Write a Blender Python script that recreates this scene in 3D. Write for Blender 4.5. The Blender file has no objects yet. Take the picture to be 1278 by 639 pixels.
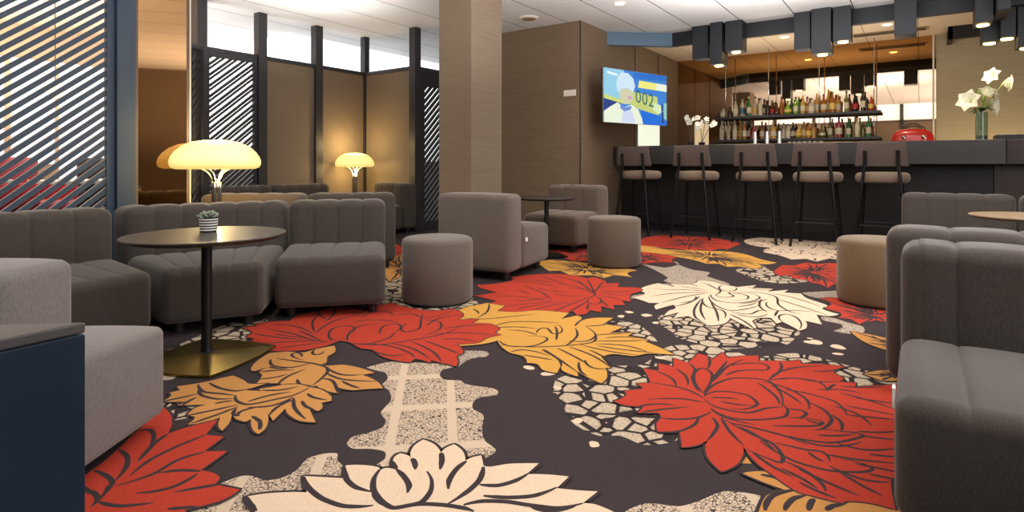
import bpy, bmesh, math, random
from mathutils import Vector, Matrix
from mathutils.geometry import delaunay_2d_cdt
random.seed(7)
scene = bpy.context.scene
COL = scene.collection
PI = math.pi
# ------------------------------------------------------------------ frame
# world x runs to the bar, world y to the left partitions; lens constants of the photograph
F, HX, HY, CH = 724.0, 639.0, 205.0, 0.90
A = math.radians(35.1)
SA, CA = math.sin(A), math.cos(A)
def W(X, Y, Z=None):
    p = (SA * X + CA * Y, -CA * X + SA * Y)
    return p if Z is None else (p[0], p[1], Z)
def fl(px, py):
    Y = CH * F / (py - HY)
    return W((px - HX) / F * Y, Y)
def on_x(px, x):
    d = (px - HX) / F
    Y = x / (SA * d + CA)
    return (-CA * d + SA) * Y, Y
def zat(py, Y): return CH + (HY - py) / F * Y

# ------------------------------------------------------------------ materials
def lin(c):
    return tuple(((v / 255) / 12.92 if v / 255 <= .04045 else ((v / 255 + .055) / 1.055) ** 2.4) for v in c)
MATS = {}
def mat(name, rgb, rough=.6, metal=0., emit=0., ecol=None, sheen=0., trans=0., spec=.5, coat=0., alpha=1.):
    m = bpy.data.materials.new(name); m.use_nodes = True
    b = m.node_tree.nodes['Principled BSDF']
    c = lin(rgb) + (1,)
    b.inputs['Base Color'].default_value = c
    b.inputs['Roughness'].default_value = rough
    b.inputs['Metallic'].default_value = metal
    b.inputs['Specular IOR Level'].default_value = spec
    if emit:
        b.inputs['Emission Color'].default_value = (lin(ecol) if ecol else c[:3]) + (1,) if ecol else c
        b.inputs['Emission Strength'].default_value = emit
    if sheen:
        b.inputs['Sheen Weight'].default_value = sheen; b.inputs['Sheen Roughness'].default_value = .4
    if trans: b.inputs['Transmission Weight'].default_value = trans
    if coat: b.inputs['Coat Weight'].default_value = coat; b.inputs['Coat Roughness'].default_value = .1
    MATS[name] = m
    return m
def noisy(name, rgb1, rgb2, scale=(40, 40, 40), rough=.8, bump=.0, detail=4, sheen=0., metal=0., spec=.3, lo=.35, hi=.65):
    m = mat(name, rgb1, rough, metal, sheen=sheen, spec=spec)
    t = m.node_tree; N = t.nodes; L = t.links; b = N['Principled BSDF']
    tc = N.new('ShaderNodeTexCoord'); mp = N.new('ShaderNodeMapping'); mp.inputs['Scale'].default_value = scale
    nz = N.new('ShaderNodeTexNoise'); nz.inputs['Scale'].default_value = 1; nz.inputs['Detail'].default_value = detail
    cr = N.new('ShaderNodeValToRGB')
    cr.color_ramp.elements[0].position = lo; cr.color_ramp.elements[1].position = hi
    cr.color_ramp.elements[0].color = lin(rgb1) + (1,); cr.color_ramp.elements[1].color = lin(rgb2) + (1,)
    L.new(tc.outputs['Object'], mp.inputs[0]); L.new(mp.outputs[0], nz.inputs[0])
    L.new(nz.outputs[0], cr.inputs[0]); L.new(cr.outputs[0], b.inputs['Base Color'])
    if bump:
        bp = N.new('ShaderNodeBump'); bp.inputs['Strength'].default_value = bump; bp.inputs['Distance'].default_value = .004
        L.new(nz.outputs[0], bp.inputs['Height']); L.new(bp.outputs[0], b.inputs['Normal'])
    return m

M = MATS
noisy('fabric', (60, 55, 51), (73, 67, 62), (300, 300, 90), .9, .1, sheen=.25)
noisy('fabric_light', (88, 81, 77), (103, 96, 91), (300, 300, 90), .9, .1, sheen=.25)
noisy('fabric_lit', (104, 99, 97), (120, 115, 112), (300, 300, 90), .9, .1, sheen=.25)  # seat fabric lightened to carry the light falling on one seat
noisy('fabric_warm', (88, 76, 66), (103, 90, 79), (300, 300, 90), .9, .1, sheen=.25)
noisy('seat_taupe', (112, 96, 82), (126, 110, 95), (200, 200, 200), .85, .1, sheen=.2)
noisy('back_taupe', (80, 68, 63), (92, 80, 74), (200, 200, 200), .85, .1, sheen=.1)
noisy('woven', (114, 95, 75), (126, 107, 87), (3, 3, 160), .8, .0, detail=6)
noisy('woven_grey', (118, 103, 86), (128, 113, 96), (3, 3, 160), .8, .0, detail=6)
noisy('woven_bar', (164, 150, 124), (176, 162, 136), (3, 3, 160), .75, .0, detail=6)
noisy('panel_brown', (112, 98, 83), (123, 109, 94), (60, 60, 260), .8, .0)
mat('frame_dark', (44, 44, 48), .45)
mat('frame_blue', (40, 60, 82), .45)
mat('post_brown', (96, 78, 66), .5)
noisy('bar_dark', (30, 28, 28), (38, 36, 35), (6, 6, 90), .45)
mat('bar_top', (52, 51, 50), .38)
mat('bar_brown', (42, 30, 24), .5)
mat('soffit', (20, 26, 35), .5)
mat('soffit_lit', (84, 112, 136), .5)  # lighter copy of soffit, reflected light put into its colour
mat('black', (22, 22, 24), .45)
mat('black_metal', (30, 31, 33), .35, .6)
mat('chrome', (215, 215, 215), .12, 1.)
mat('steel', (205, 205, 208), .25, 1.)
mat('table_top', (46, 41, 38), .45, coat=.08)
mat('sheen_vent_tan', (150, 130, 104), .35)  # tan puts a grazing reflection on one table top; vents use it plainly
mat('gold_sheen', (132, 112, 52), .28, .9)  # gold colour stands for warm reflections on the dark metal base
mat('white', (236, 234, 228), .6)
mat('white_wall', (240, 240, 240), .8)
mat('peach', (226, 192, 160), .8)
mat('orange_wall', (214, 178, 146), .8)
mat('red_leather', (176, 28, 34), .45)
mat('red_enamel', (190, 34, 26), .25, coat=.5)
mat('lit_white', (255, 255, 255), .6, emit=1.25, ecol=(248, 252, 255))
mat('lit_soft', (235, 242, 250), .6, emit=.8, ecol=(236, 243, 250))
mat('brown_leather', (58, 38, 32), .5)
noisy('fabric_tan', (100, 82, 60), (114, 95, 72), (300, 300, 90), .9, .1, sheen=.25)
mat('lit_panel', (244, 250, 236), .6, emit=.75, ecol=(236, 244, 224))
mat('spot_glow', (255, 240, 200), .5, emit=14., ecol=(255, 214, 130))
mat('lamp_shade', (255, 236, 180), .4, emit=.78, ecol=(255, 222, 124))
mat('plastic_white', (228, 222, 210), .5)
mat('leaf', (70, 96, 52), .5)
mat('leaf_grey', (128, 140, 122), .6)
mat('petal_white', (246, 244, 232), .5)
mat('petal_lily', (248, 246, 214), .5)
mat('stem_green', (122, 140, 60), .5)
mat('stem_dark', (70, 60, 44), .6)
mat('glass_vase', (196, 214, 196), .05, trans=.9)
mat('tint_dark', (30, 44, 34), .2)
mirr = mat('mirror_warm', (218, 190, 162), .02, 1.); mat('mirror_orange_tint', (182, 140, 90), .03, 1.)
mat('mirror_amber', (178, 140, 98), .03, 1.)
for k, c in dict(clear=(206, 196, 176), amber=(170, 100, 36), gold=(206, 160, 70), green=(34, 120, 46), dkgreen=(24, 54, 30), lime=(120, 170, 40),
                 black=(24, 20, 20), brown=(84, 48, 28), olive=(112, 108, 42), red=(150, 24, 24), pink=(150, 40, 60), cream=(226, 214, 170), coral=(196, 70, 44)).items():
    mat('glass_' + k, c, .12, trans=.35 if k not in ('black',) else 0, coat=.4)
mat('label_cream', (196, 186, 160), .7); mat('label_gold', (206, 170, 84), .5); mat('label_red', (170, 40, 40), .6); mat('label_blue', (60, 110, 140), .6)
def glass_pane():
    m = bpy.data.materials.new('pane_glass'); m.use_nodes = True
    t = m.node_tree; N = t.nodes; t.links.clear()
    for n in list(N):
        if n.type != 'OUTPUT_MATERIAL': N.remove(n)
    o = [n for n in N if n.type == 'OUTPUT_MATERIAL'][0]
    tr = N.new('ShaderNodeBsdfTransparent'); gl = N.new('ShaderNodeBsdfGlossy'); gl.inputs['Roughness'].default_value = .02
    mx = N.new('ShaderNodeMixShader'); mx.inputs[0].default_value = .06
    t.links.new(tr.outputs[0], mx.inputs[1]); t.links.new(gl.outputs[0], mx.inputs[2]); t.links.new(mx.outputs[0], o.inputs[0])
    MATS['pane_glass'] = m
glass_pane()

# ------------------------------------------------------------------ mesh helpers
def new(): return bmesh.new()
def merge(dst, src):
    me = bpy.data.meshes.new('t'); src.to_mesh(me); src.free(); dst.from_mesh(me); bpy.data.meshes.remove(me)
def box(bm, x0, x1, y0, y1, z0, z1, bev=0., seg=2):
    b = bmesh.new()
    v = [b.verts.new((x, y, z)) for z in (z0, z1) for x, y in ((x0, y0), (x1, y0), (x1, y1), (x0, y1))]
    for f in ((3, 2, 1, 0), (4, 5, 6, 7), (0, 1, 5, 4), (1, 2, 6, 5), (2, 3, 7, 6), (3, 0, 4, 7)): b.faces.new([v[i] for i in f])
    if bev: bmesh.ops.bevel(b, geom=b.edges[:], offset=bev, segments=seg, affect='EDGES', profile=.5)
    bmesh.ops.recalc_face_normals(b, faces=b.faces[:])
    merge(bm, b)
def prism(bm, pts, z0, z1, bev=0., seg=2):
    b = bmesh.new()
    lo = [b.verts.new((p[0], p[1], z0)) for p in pts]; hi = [b.verts.new((p[0], p[1], z1)) for p in pts]
    n = len(pts)
    b.faces.new(lo[::-1]); b.faces.new(hi)
    for i in range(n): b.faces.new((lo[i], lo[(i + 1) % n], hi[(i + 1) % n], hi[i]))
    bmesh.ops.recalc_face_normals(b, faces=b.faces[:])
    if bev: bmesh.ops.bevel(b, geom=b.edges[:], offset=bev, segments=seg, affect='EDGES', profile=.5)
    merge(bm, b)
def lathe(bm, prof, c=(0, 0, 0), seg=32, lobes=0, lobe=0.):
    b = bmesh.new(); rings = []
    for r, z in prof:
        if r < 1e-5: rings.append([b.verts.new((c[0], c[1], c[2] + z))])
        else:
            rings.append([b.verts.new((c[0] + r * (1 + lobe * math.cos(lobes * 2 * PI * k / seg)) * math.cos(2 * PI * k / seg),
                                       c[1] + r * (1 + lobe * math.cos(lobes * 2 * PI * k / seg)) * math.sin(2 * PI * k / seg), c[2] + z)) for k in range(seg)])
    for a, d in zip(rings, rings[1:]):
        for k in range(seg):
            q = [a[k % len(a)], a[(k + 1) % len(a)], d[(k + 1) % len(d)], d[k % len(d)]]
            q2 = []
            for v in q:
                if v not in q2: q2.append(v)
            if len(q2) > 2:
                try: b.faces.new(q2)
                except ValueError: pass
    if len(rings[0]) > 1: b.faces.new(rings[0][::-1])
    if len(rings[-1]) > 1: b.faces.new(rings[-1])
    bmesh.ops.recalc_face_normals(b, faces=b.faces[:])
    merge(bm, b)
def tube(bm, pts, r, seg=10, r1=None):
    b = bmesh.new(); pts = [Vector(p) for p in pts]; rings = []; n = len(pts)
    for i, p in enumerate(pts):
        d = (pts[min(i + 1, n - 1)] - pts[max(i - 1, 0)]).normalized()
        u = d.orthogonal().normalized() if i == 0 else (u - d * u.dot(d)).normalized()
        w = d.cross(u); rr = r if r1 is None else r + (r1 - r) * i / (n - 1)
        rings.append([b.verts.new(p + (u * math.cos(2 * PI * k / seg) + w * math.sin(2 * PI * k / seg)) * rr) for k in range(seg)])
    for a, c in zip(rings, rings[1:]):
        for k in range(seg): b.faces.new((a[k], a[(k + 1) % seg], c[(k + 1) % seg], c[k]))
    b.faces.new(rings[0][::-1]); b.faces.new(rings[-1])
    bmesh.ops.recalc_face_normals(b, faces=b.faces[:])
    merge(bm, b)
def obj(name, bm, m, parent=None, smooth=False, world=False, angle=None):
    if world and parent is not None:
        off = Vector(parent.location)
        if parent.parent: off = off + Vector(parent.parent.location)
        bmesh.ops.translate(bm, verts=bm.verts[:], vec=-off)
    me = bpy.data.meshes.new(name); bm.to_mesh(me); bm.free()
    ms = m if isinstance(m, (list, tuple)) else [m]
    for x in ms: me.materials.append(MATS[x] if isinstance(x, str) else x)
    if smooth:
        for p in me.polygons: p.use_smooth = True
        if angle: me.set_sharp_from_angle(angle=math.radians(angle))
    o = bpy.data.objects.new(name, me); COL.objects.link(o)
    if parent is not None: o.parent = parent
    return o
def tag(o, label, cat, group=None):
    o['label'] = label; o['category'] = cat
    if group: o['group'] = group
    return o
def thing(name, label, cat, loc=(0, 0, 0), rz=0., group=None):
    o = bpy.data.objects.new(name, None); COL.objects.link(o)
    o.empty_display_size = .1
    o.location = loc; o.rotation_euler = (0, 0, rz)
    return tag(o, label, cat, group)
def struct(name, bm, m, parent=None, smooth=False):
    o = obj(name, bm, m, parent, smooth)
    if parent is None: o['kind'] = 'structure'
    return o
def dup(root, loc, rz, label):
    r = root.copy(); COL.objects.link(r); r.location = loc; r.rotation_euler = (0, 0, rz); r['label'] = label
    for ch in list(root.children):
        c = ch.copy(); COL.objects.link(c); c.parent = r
        for g in list(ch.children):
            d = g.copy(); COL.objects.link(d); d.parent = c
    return r

# ------------------------------------------------------------------ carpet
def crop(x0, y0, w, h):
    s = min(1278 / w, 639 / h)
    return lambda pts: [(x0 + x / s, y0 + y / s) for x, y in pts]
def smooth_path(P, closed, n=5, sharp=62):
    P = [Vector(p) for p in P]; N = len(P); T = []
    for i in range(N):
        if not closed and i in (0, N - 1): T.append(None); continue
        a, b, c = P[i - 1], P[i], P[(i + 1) % N]
        u, v = (b - a), (c - b)
        if u.length < 1e-9 or v.length < 1e-9: T.append(None); continue
        ang = math.degrees(u.angle(v))
        T.append(None if (closed and ang > sharp) else (u.normalized() + v.normalized()).normalized())
    out = []
    for i in range(N if closed else N - 1):
        a, b = P[i], P[(i + 1) % N]; L = (b - a).length
        ta = T[i] * L if T[i] is not None else None; tb = T[(i + 1) % N] * L if T[(i + 1) % N] is not None else None
        if ta is None and tb is None: ta = tb = b - a
        elif ta is None: ta = (b - a) * 2 - tb if True else ta
        elif tb is None: tb = (b - a) * 2 - ta
        ta = ta * .75; tb = tb * .75
        for k in range(n):
            t = k / n; t2, t3 = t * t, t * t * t
            out.append(a * (2 * t3 - 3 * t2 + 1) + ta * (t3 - 2 * t2 + t) + b * (-2 * t3 + 3 * t2) + tb * (t3 - t2))
    if not closed: out.append(P[-1])
    return out
carpet = bmesh.new()
CM = ['c_dark', 'c_red', 'c_cream', 'c_yellow', 'c_ochre', 'c_lace', 'c_pebble', 'c_grey']
def cfill(P, z, mi):
    Q = [Vector((p[0], p[1])) for p in P]
    res = delaunay_2d_cdt(Q, [], [list(range(len(Q)))], 1, 1e-5)
    vs = [carpet.verts.new((p.x, p.y, z)) for p in res[0]]
    for t in res[2]:
        f = carpet.faces.new([vs[i] for i in t]); f.material_index = mi
        f.normal_update()
        if f.normal.z < 0: f.normal_flip()
def cstroke(P, z, w, taper=True, closed=False):
    n = len(P); L = []; R = []
    for i, p in enumerate(P):
        a = P[i - 1] if (closed or i) else p; b = P[(i + 1) % n] if (closed or i < n - 1) else p
        d = (b - a)
        if d.length < 1e-9: d = Vector((1, 0))
        d = d.normalized(); nn = Vector((-d.y, d.x))
        hw = w / 2
        if taper and not closed:
            t = i / (n - 1); hw *= min(1, .45 + 3.0 * t, .3 + 2.4 * (1 - t))
        L.append(carpet.verts.new((p.x + nn.x * hw, p.y + nn.y * hw, z))); R.append(carpet.verts.new((p.x - nn.x * hw, p.y - nn.y * hw, z)))
    for i in range(n if closed else n - 1):
        j = (i + 1) % n
        f = carpet.faces.new((L[i], R[i], R[j], L[j])); f.material_index = 0; f.normal_update()
        if f.normal.z < 0: f.normal_flip()
LAY = [0.0010]
def flower(cr, outline, strokes, mi, w, edge=True, n=5):
    z = LAY[0]; LAY[0] += .0002
    P = smooth_path([fl(*p) for p in cr(outline)], True, n)
    if edge: cstroke(P, z, w * 1.7, closed=True)
    cfill(P, z + .00006, mi)
    for k_, s in enumerate(strokes):
        S = smooth_path([fl(*p) for p in cr(s)], False, 6)
        cstroke(S, z + .0001 + k_ * .000003, w * 1.5)
def auto(cr, outline, centre, mi, w, per=1):
    o = cr(outline); c = cr([centre])[0]; st = []
    for i, p in enumerate(o):
        q = o[(i + 1) % len(o)]
        for e, pp in ((.93, p), (.72, ((p[0] + q[0]) / 2, (p[1] + q[1]) / 2)), (.5, p), (.42, ((p[0] + q[0] * 2) / 3, (p[1] + q[1] * 2) / 3))):
            k = random.uniform(.1, .55) * e; j = random.uniform(-.12, .12)
            a = (c[0] + (pp[0] - c[0]) * k, c[1] + (pp[1] - c[1]) * k)
            b = (c[0] + (pp[0] - c[0]) * e, c[1] + (pp[1] - c[1]) * e)
            m_ = ((a[0] + b[0]) / 2 - (b[1] - a[1]) * j * 3, (a[1] + b[1]) / 2 + (b[0] - a[0]) * j * .35)
            st.append([a, m_, b])
    flower(lambda z: z, o, st, mi, w)
ident = lambda z: z
RZ = [0.]
def region(pts, z, mi, cr=ident):
    RZ[0] += .00002; z = z * .4 + RZ[0]
    cfill(smooth_path([fl(*p) for p in cr(pts)], True, 5, 80), z, mi)

# -- lace and pebble grounds
ci = crop(380, 440, 300, 160); cb = crop(300, 540, 200, 99); cc = crop(460, 540, 300, 99); ca = crop(760, 430, 370, 185)
cd = lambda P: [(100 + x / 4.595, 500 + y / 4.595) for x, y in P]
ce = crop(200, 420, 290, 130); cf = crop(300, 370, 320, 100); cg = lambda P: [(570 + x / 3.993, 330 + y / 3.993) for x, y in P]
ch_ = crop(770, 320, 300, 120); ck = crop(680, 400, 450, 239); cl = crop(780, 280, 340, 120); cm = crop(480, 210, 380, 190)
region([(310,75),(440,45),(560,50),(760,60),(780,5),(915,0),(905,20),(800,25),(750,70),(690,85),(675,115),(700,135),(780,140),(800,160),(850,180),(955,185),(960,210),(870,225),(840,250),(840,280),(890,310),(885,380),(900,440),(955,490),(900,530),(880,580),(700,640),(450,640),(350,570),(400,530),(400,495),(330,480),(240,478),(212,455),(240,420),(320,400),(385,375),(405,340),(380,300),(395,280),(430,240),(430,210),(415,185),(385,165),(415,130),(400,100),(340,85)], .0004, 5, ci)
region([(268,607),(302,594),(314,594),(331,599.5),(350,597),(370,587),(384.5,572),(406,566),(420.5,566),(421,574),(428,582),(428,600),(380,617),(310,645),(250,665),(225,640)], .0004, 5)
region([(260,645),(340,610),(450,620),(520,600),(600,570),(720,585),(720,680),(260,680)], .0004, 5, ck)
region([(130,40),(250,60),(330,40),(300,25),(400,70),(490,85),(480,105),(600,150),(400,180),(230,190),(70,230),(80,210),(200,190),(210,150),(300,145),(250,130),(270,115),(235,90)], .0004, 7, ch_)
region([(830,320),(1020,310),(1050,350),(900,345)], .0004, 7, cl)
region([(1090,320),(1160,330),(1220,350),(1300,370),(1300,410),(1220,410),(1150,395),(1200,375),(1190,360),(1100,340)], .0004, 7, ch_)
region([(0,430),(60,430),(150,435),(150,450),(60,475),(10,510),(0,470)], .0004, 7, cg)
region([(0,580),(60,600),(200,625),(200,650),(0,650)], .0004, 5, cg)
region([(220,325),(260,305),(380,300),(560,340),(720,330),(860,340),(880,380),(970,400),(950,430),(900,470),(780,480),(640,490),(540,490),(440,465),(320,430),(290,400),(240,370)], .0006, 6, ch_)
region([(30,215),(60,180),(230,165),(330,145),(420,85),(560,85),(700,130),(760,115),(850,110),(1010,150),(1140,190),(1180,215),(1000,240),(600,250),(445,380),(440,400),(330,415),(250,385),(180,385),(90,340),(60,280)], .0006, 6, ck)
region([(735,300),(800,280),(890,295),(960,340),(1000,385),(940,380),(860,345)], .0006, 6, cg)
region([(540,570),(640,550),(760,510),(870,505),(900,560),(900,640),(480,640),(500,600)], .0006, 6, cg)
region([(205,440),(235,425),(300,400),(330,398),(335,410),(300,440),(230,470),(205,475)], .0006, 6)
region([(205,500),(240,480),(262,500),(240,520),(212,525)], .0006, 6)
region([(520,215),(640,190),(710,225),(860,265),(800,275),(690,275),(570,240)], .0006, 6, cl)
region([(480,240),(500,235),(520,250),(560,262),(600,300),(500,330),(470,290)], .0006, 6, lambda P: [(x, y + 92) for x, y in P])
for cr, x, y, r in ((ck,165,413,22),(ck,978,88,26),(ck,978,112,18),(ck,905,73,28),(ck,385,125,18),(ck,42,225,18),(ck,110,335,22),(ck,885,60,10),(cg,820,258,22),(cg,860,238,24),(cg,945,254,30),(cg,992,292,20),(cg,360,515,34),(cg,455,545,40),(ch_,65,297,24),(ch_,20,320,24),(ch_,158,313,30),(ch_,205,353,22),(ch_,1040,458,44),(ch_,1175,484,40),(ch_,820,135,14),(cc,1200,64,34),(cl,200,440,20)):
    (px, py), (qx, _) = cr([(x, y), (x + r, y)]); a = Vector(fl(px, py)); rr = (Vector(fl(qx, py)) - a).length
    an = random.uniform(0, PI)
    cfill([a + Vector((math.cos(t) * rr * math.cos(an) - math.sin(t) * rr * .7 * math.sin(an), math.cos(t) * rr * math.sin(an) + math.sin(t) * rr * .7 * math.cos(an))) for t in [2 * PI * k / 12 for k in range(12)]], .00085 + x % 17 * .00001, 2)
# -- far flowers
auto(cl, [(75,70),(140,55),(200,52),(300,58),(380,60),(460,72),(540,90),(510,105),(480,118),(440,114),(400,125),(350,118),(300,122),(210,112),(130,112),(75,95)], (300, 85), 1, .012)
arcs = []
for i_ in range(90):
    x_, y_ = random.uniform(640, 1010), random.uniform(80, 164); dx_, dy_ = (x_ - 850) * .16 + random.uniform(-14, 14), (y_ - 118) * .16 + random.uniform(-5, 5)
    arcs.append([(x_, y_), (x_ + dx_ * .5 - dy_ * .8, y_ + dy_ * .5 + dx_ * .12), (x_ + dx_, y_ + dy_)])
flower(cl, [(560,75),(640,62),(700,66),(800,70),(900,80),(1010,85),(1060,130),(1020,170),(960,160),(900,175),(850,162),(780,165),(720,145),(650,130),(690,110),(600,100)], arcs, 2, .013)
auto(cl, [(75,100),(130,105),(200,118),(320,122),(400,126),(480,128),(560,140),(640,165),(710,180),(660,188),(620,185),(640,200),(610,210),(540,198),(480,200),(440,185),(380,185),(310,165),(250,155),(160,140),(75,128)], (400, 150), 3, .012)
auto(cl, [(75,132),(130,135),(180,142),(250,155),(220,165),(230,182),(160,178),(75,188)], (90, 160), 1, .012)
auto(cl, [(700,222),(720,205),(740,192),(790,195),(850,180),(900,188),(960,182),(1040,190),(1080,230),(1050,265),(1010,292),(980,280),(950,300),(910,280),(880,275),(850,262),(800,255),(770,240),(725,242)], (880, 225), 1, .011)
auto(cl, [(915,350),(980,345),(1040,352),(1120,370),(1240,410),(1260,470),(1180,450),(1100,470),(1060,445),(1000,440),(1010,415),(940,395),(970,375)], (1180, 430), 1, .010)
auto(cm, [(640,395),(700,385),(760,390),(860,400),(960,412),(1060,430),(1020,440),(1040,458),(960,450),(920,462),(880,450),(780,450),(740,432),(690,432),(660,412)], (850, 425), 3, .012)
auto(cm, [(690,350),(760,340),(850,335),(900,360),(870,385),(800,392),(740,372)], (850, 360), 1, .012)
auto(ident, [(478,335),(486,322),(500,318),(520,330),(500,345),(486,352)], (500, 335), 4, .012)
auto(ident, [(470,312),(484,302),(500,308),(500,318),(480,322)], (490, 312), 1, .012)
auto(ident, [(1062,414),(1085,418),(1110,424),(1130,440),(1108,438),(1080,428)], (1120, 432), 4, .010)
auto(ident, [(1078,468),(1100,463),(1125,464),(1130,474),(1100,476)], (1120, 468), 4, .010)
# -- white flower (middle)
flower(ch_, [(75,220),(150,200),(120,180),(220,145),(310,165),(280,148),(390,150),(430,130),(500,135),(560,150),(610,160),(640,165),(740,155),(720,170),(830,175),(800,190),(910,180),(890,195),(980,200),(1010,225),(1120,265),(1090,280),(1180,310),(1120,320),(1060,312),(1090,365),(1000,345),(1005,385),(970,397),(920,370),(880,350),(850,360),(820,330),(760,330),(720,345),(740,380),(720,390),(640,350),(600,330),(570,360),(510,370),(480,370),(380,320),(300,330),(330,300),(250,320),(280,290),(310,280),(300,260),(260,270),(210,285),(200,265),(230,250),(170,250),(130,235)],
 [[(525,205),(550,185),(520,170),(480,150),(440,140)],[(560,155),(570,185),(620,185),(630,165)],[(525,205),(560,220),(620,215),(600,195),(690,210),(690,230),(620,235)],[(500,205),(540,240),(620,250),(720,240),(760,220),(700,195)],[(490,215),(520,260),(600,290),(700,280),(760,260)],[(620,200),(760,195),(840,215),(860,260),(930,300),(980,310)],[(460,225),(480,270),(560,290),(570,330)],[(450,230),(410,290),(420,330),(480,365)],[(455,240),(445,290),(470,340)],[(490,195),(400,195),(290,200),(180,215)],[(480,190),(380,180),(290,180),(200,175)],[(470,200),(370,215),(240,250)],[(440,215),(380,250),(300,270)],[(430,160),(410,155),(390,150)],[(420,215),(400,240),(330,250)],[(600,295),(700,310),(760,290),(820,290)],[(770,230),(760,270),(800,300)],[(800,245),(850,290),(950,290),(1060,300)],[(830,200),(930,220),(1080,270)],[(850,230),(950,260),(1120,315)],[(840,320),(850,300),(860,290)],[(880,350),(900,310),(940,320),(970,390)],[(600,310),(680,350),(730,390)],[(500,250),(530,300),(540,350)],[(650,255),(760,240),(800,230)],[(640,310),(720,325),(800,310)],[(330,160),(400,170),(470,180)],[(700,165),(760,180),(820,180)],[(640,270),(700,262),(740,250)]], 2, .010)
# -- red flower (mid)
flower(cg, [(85,158),(150,150),(200,140),(120,120),(100,105),(270,85),(270,65),(420,50),(520,50),(600,60),(650,72),(680,65),(740,85),(745,98),(810,95),(800,115),(900,118),(925,130),(870,150),(870,190),(820,180),(840,205),(780,205),(785,228),(720,210),(720,240),(660,230),(640,250),(600,255),(580,235),(560,240),(480,252),(400,235),(300,238),(180,232),(240,207),(150,202),(200,185)],
 [[(690,150),(640,110),(600,80)],[(690,140),(720,100),(740,85)],[(690,150),(670,110),(650,75)],[(640,120),(680,140),(690,155),(650,170),(560,185)],[(630,105),(560,75),(480,60)],[(690,160),(720,180),(700,200),(660,195),(670,170)],[(720,160),(760,165),(820,180)],[(710,130),(800,140),(910,125)],[(720,140),(800,155),(870,150)],[(700,120),(760,110),(805,100)],[(720,180),(740,200),(760,215)],[(660,200),(652,215),(650,230)],[(560,120),(620,125),(680,150)],[(500,100),(580,110),(640,130)],[(480,150),(560,160),(640,160)],[(400,120),(480,135),(560,140)],[(330,110),(420,140),(470,180)],[(200,160),(330,165),(470,190)],[(250,210),(400,195),(560,190)],[(300,130),(330,138),(360,150)],[(480,240),(560,205),(650,175)],[(390,230),(480,205),(570,195)],[(560,240),(620,205),(655,185)],[(270,90),(400,95),(500,120)],[(420,60),(480,80),(560,110)],[(280,185),(380,180),(460,165)],[(300,225),(380,210),(450,200)],[(330,80),(420,85),(500,95)]], 1, .009)
# -- yellow flower (mid)
flower(cg, [(-20,250),(50,215),(100,205),(150,195),(240,210),(200,235),(300,240),(400,232),(460,235),(560,245),(520,275),(600,258),(622,268),(600,290),(680,270),(780,270),(730,300),(830,315),(760,345),(885,342),(850,360),(960,380),(940,388),(1060,440),(1085,455),(950,448),(880,460),(780,450),(720,466),(770,520),(740,520),(748,570),(720,597),(640,560),(600,535),(605,562),(530,535),(520,505),(500,545),(430,530),(400,500),(350,495),(330,460),(270,445),(225,415),(205,382),(130,400),(0,410)],
 [[(215,385),(260,410),(380,410),(450,370),(350,360)],[(400,355),(330,335),(250,330)],[(220,405),(360,415),(520,410),(680,390),(690,350),(640,310)],[(400,345),(440,320),(490,350),(500,300)],[(495,380),(500,340),(490,310)],[(540,410),(600,360),(590,320)],[(560,385),(650,385),(690,350)],[(590,310),(615,285),(650,270)],[(640,310),(700,308),(760,300)],[(690,355),(780,350),(880,345)],[(690,385),(850,385),(960,380)],[(690,400),(850,410),(960,445)],[(620,405),(780,440),(900,455)],[(560,415),(680,460),(770,520)],[(500,420),(600,470),(650,500)],[(610,490),(620,540),(650,560)],[(430,425),(500,470),(600,540)],[(640,480),(680,520),(745,525)],[(420,430),(510,480),(520,515)],[(330,455),(420,470),(480,480)],[(270,440),(330,430),(460,460)],[(80,225),(100,235),(110,250)],[(160,200),(150,240),(100,270)],[(40,270),(130,275),(300,260),(400,250)],[(190,310),(270,290),(430,290),(510,295)],[(180,320),(300,315),(400,325)],[(700,410),(840,430),(1000,445)],[(740,370),(840,365),(900,372)],[(660,430),(740,470),(770,500)]], 3, .009)
# -- ochre leaves (left)
flower(ce, [(500,190),(520,150),(600,95),(700,88),(790,92),(850,75),(955,55),(960,90),(920,115),(910,150),(880,160),(925,165),(1000,160),(1090,175),(1180,205),(1110,215),(1190,250),(1225,290),(1120,295),(1060,300),(975,285),(980,318),(900,300),(860,275),(830,280),(720,262),(660,282),(665,262),(530,262),(560,215),(545,200),(600,170),(520,195)],
 [[(610,130),(620,165),(720,175),(840,145)],[(640,125),(740,140),(850,155),(915,175),(920,200),(870,250),(835,275)],[(850,75),(860,105),(900,85)],[(780,115),(740,95),(790,135)],[(550,200),(650,190),(740,190)],[(540,240),(640,228),(700,210)],[(650,265),(700,225),(800,185)],[(755,240),(775,270),(835,275)],[(925,180),(1000,215),(1110,215)],[(915,205),(1000,240),(1190,250)],[(880,235),(940,245),(970,290),(975,315)],[(600,170),(640,180),(700,180)],[(1000,250),(1050,275),(1100,290)]], 4, .010)
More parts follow.
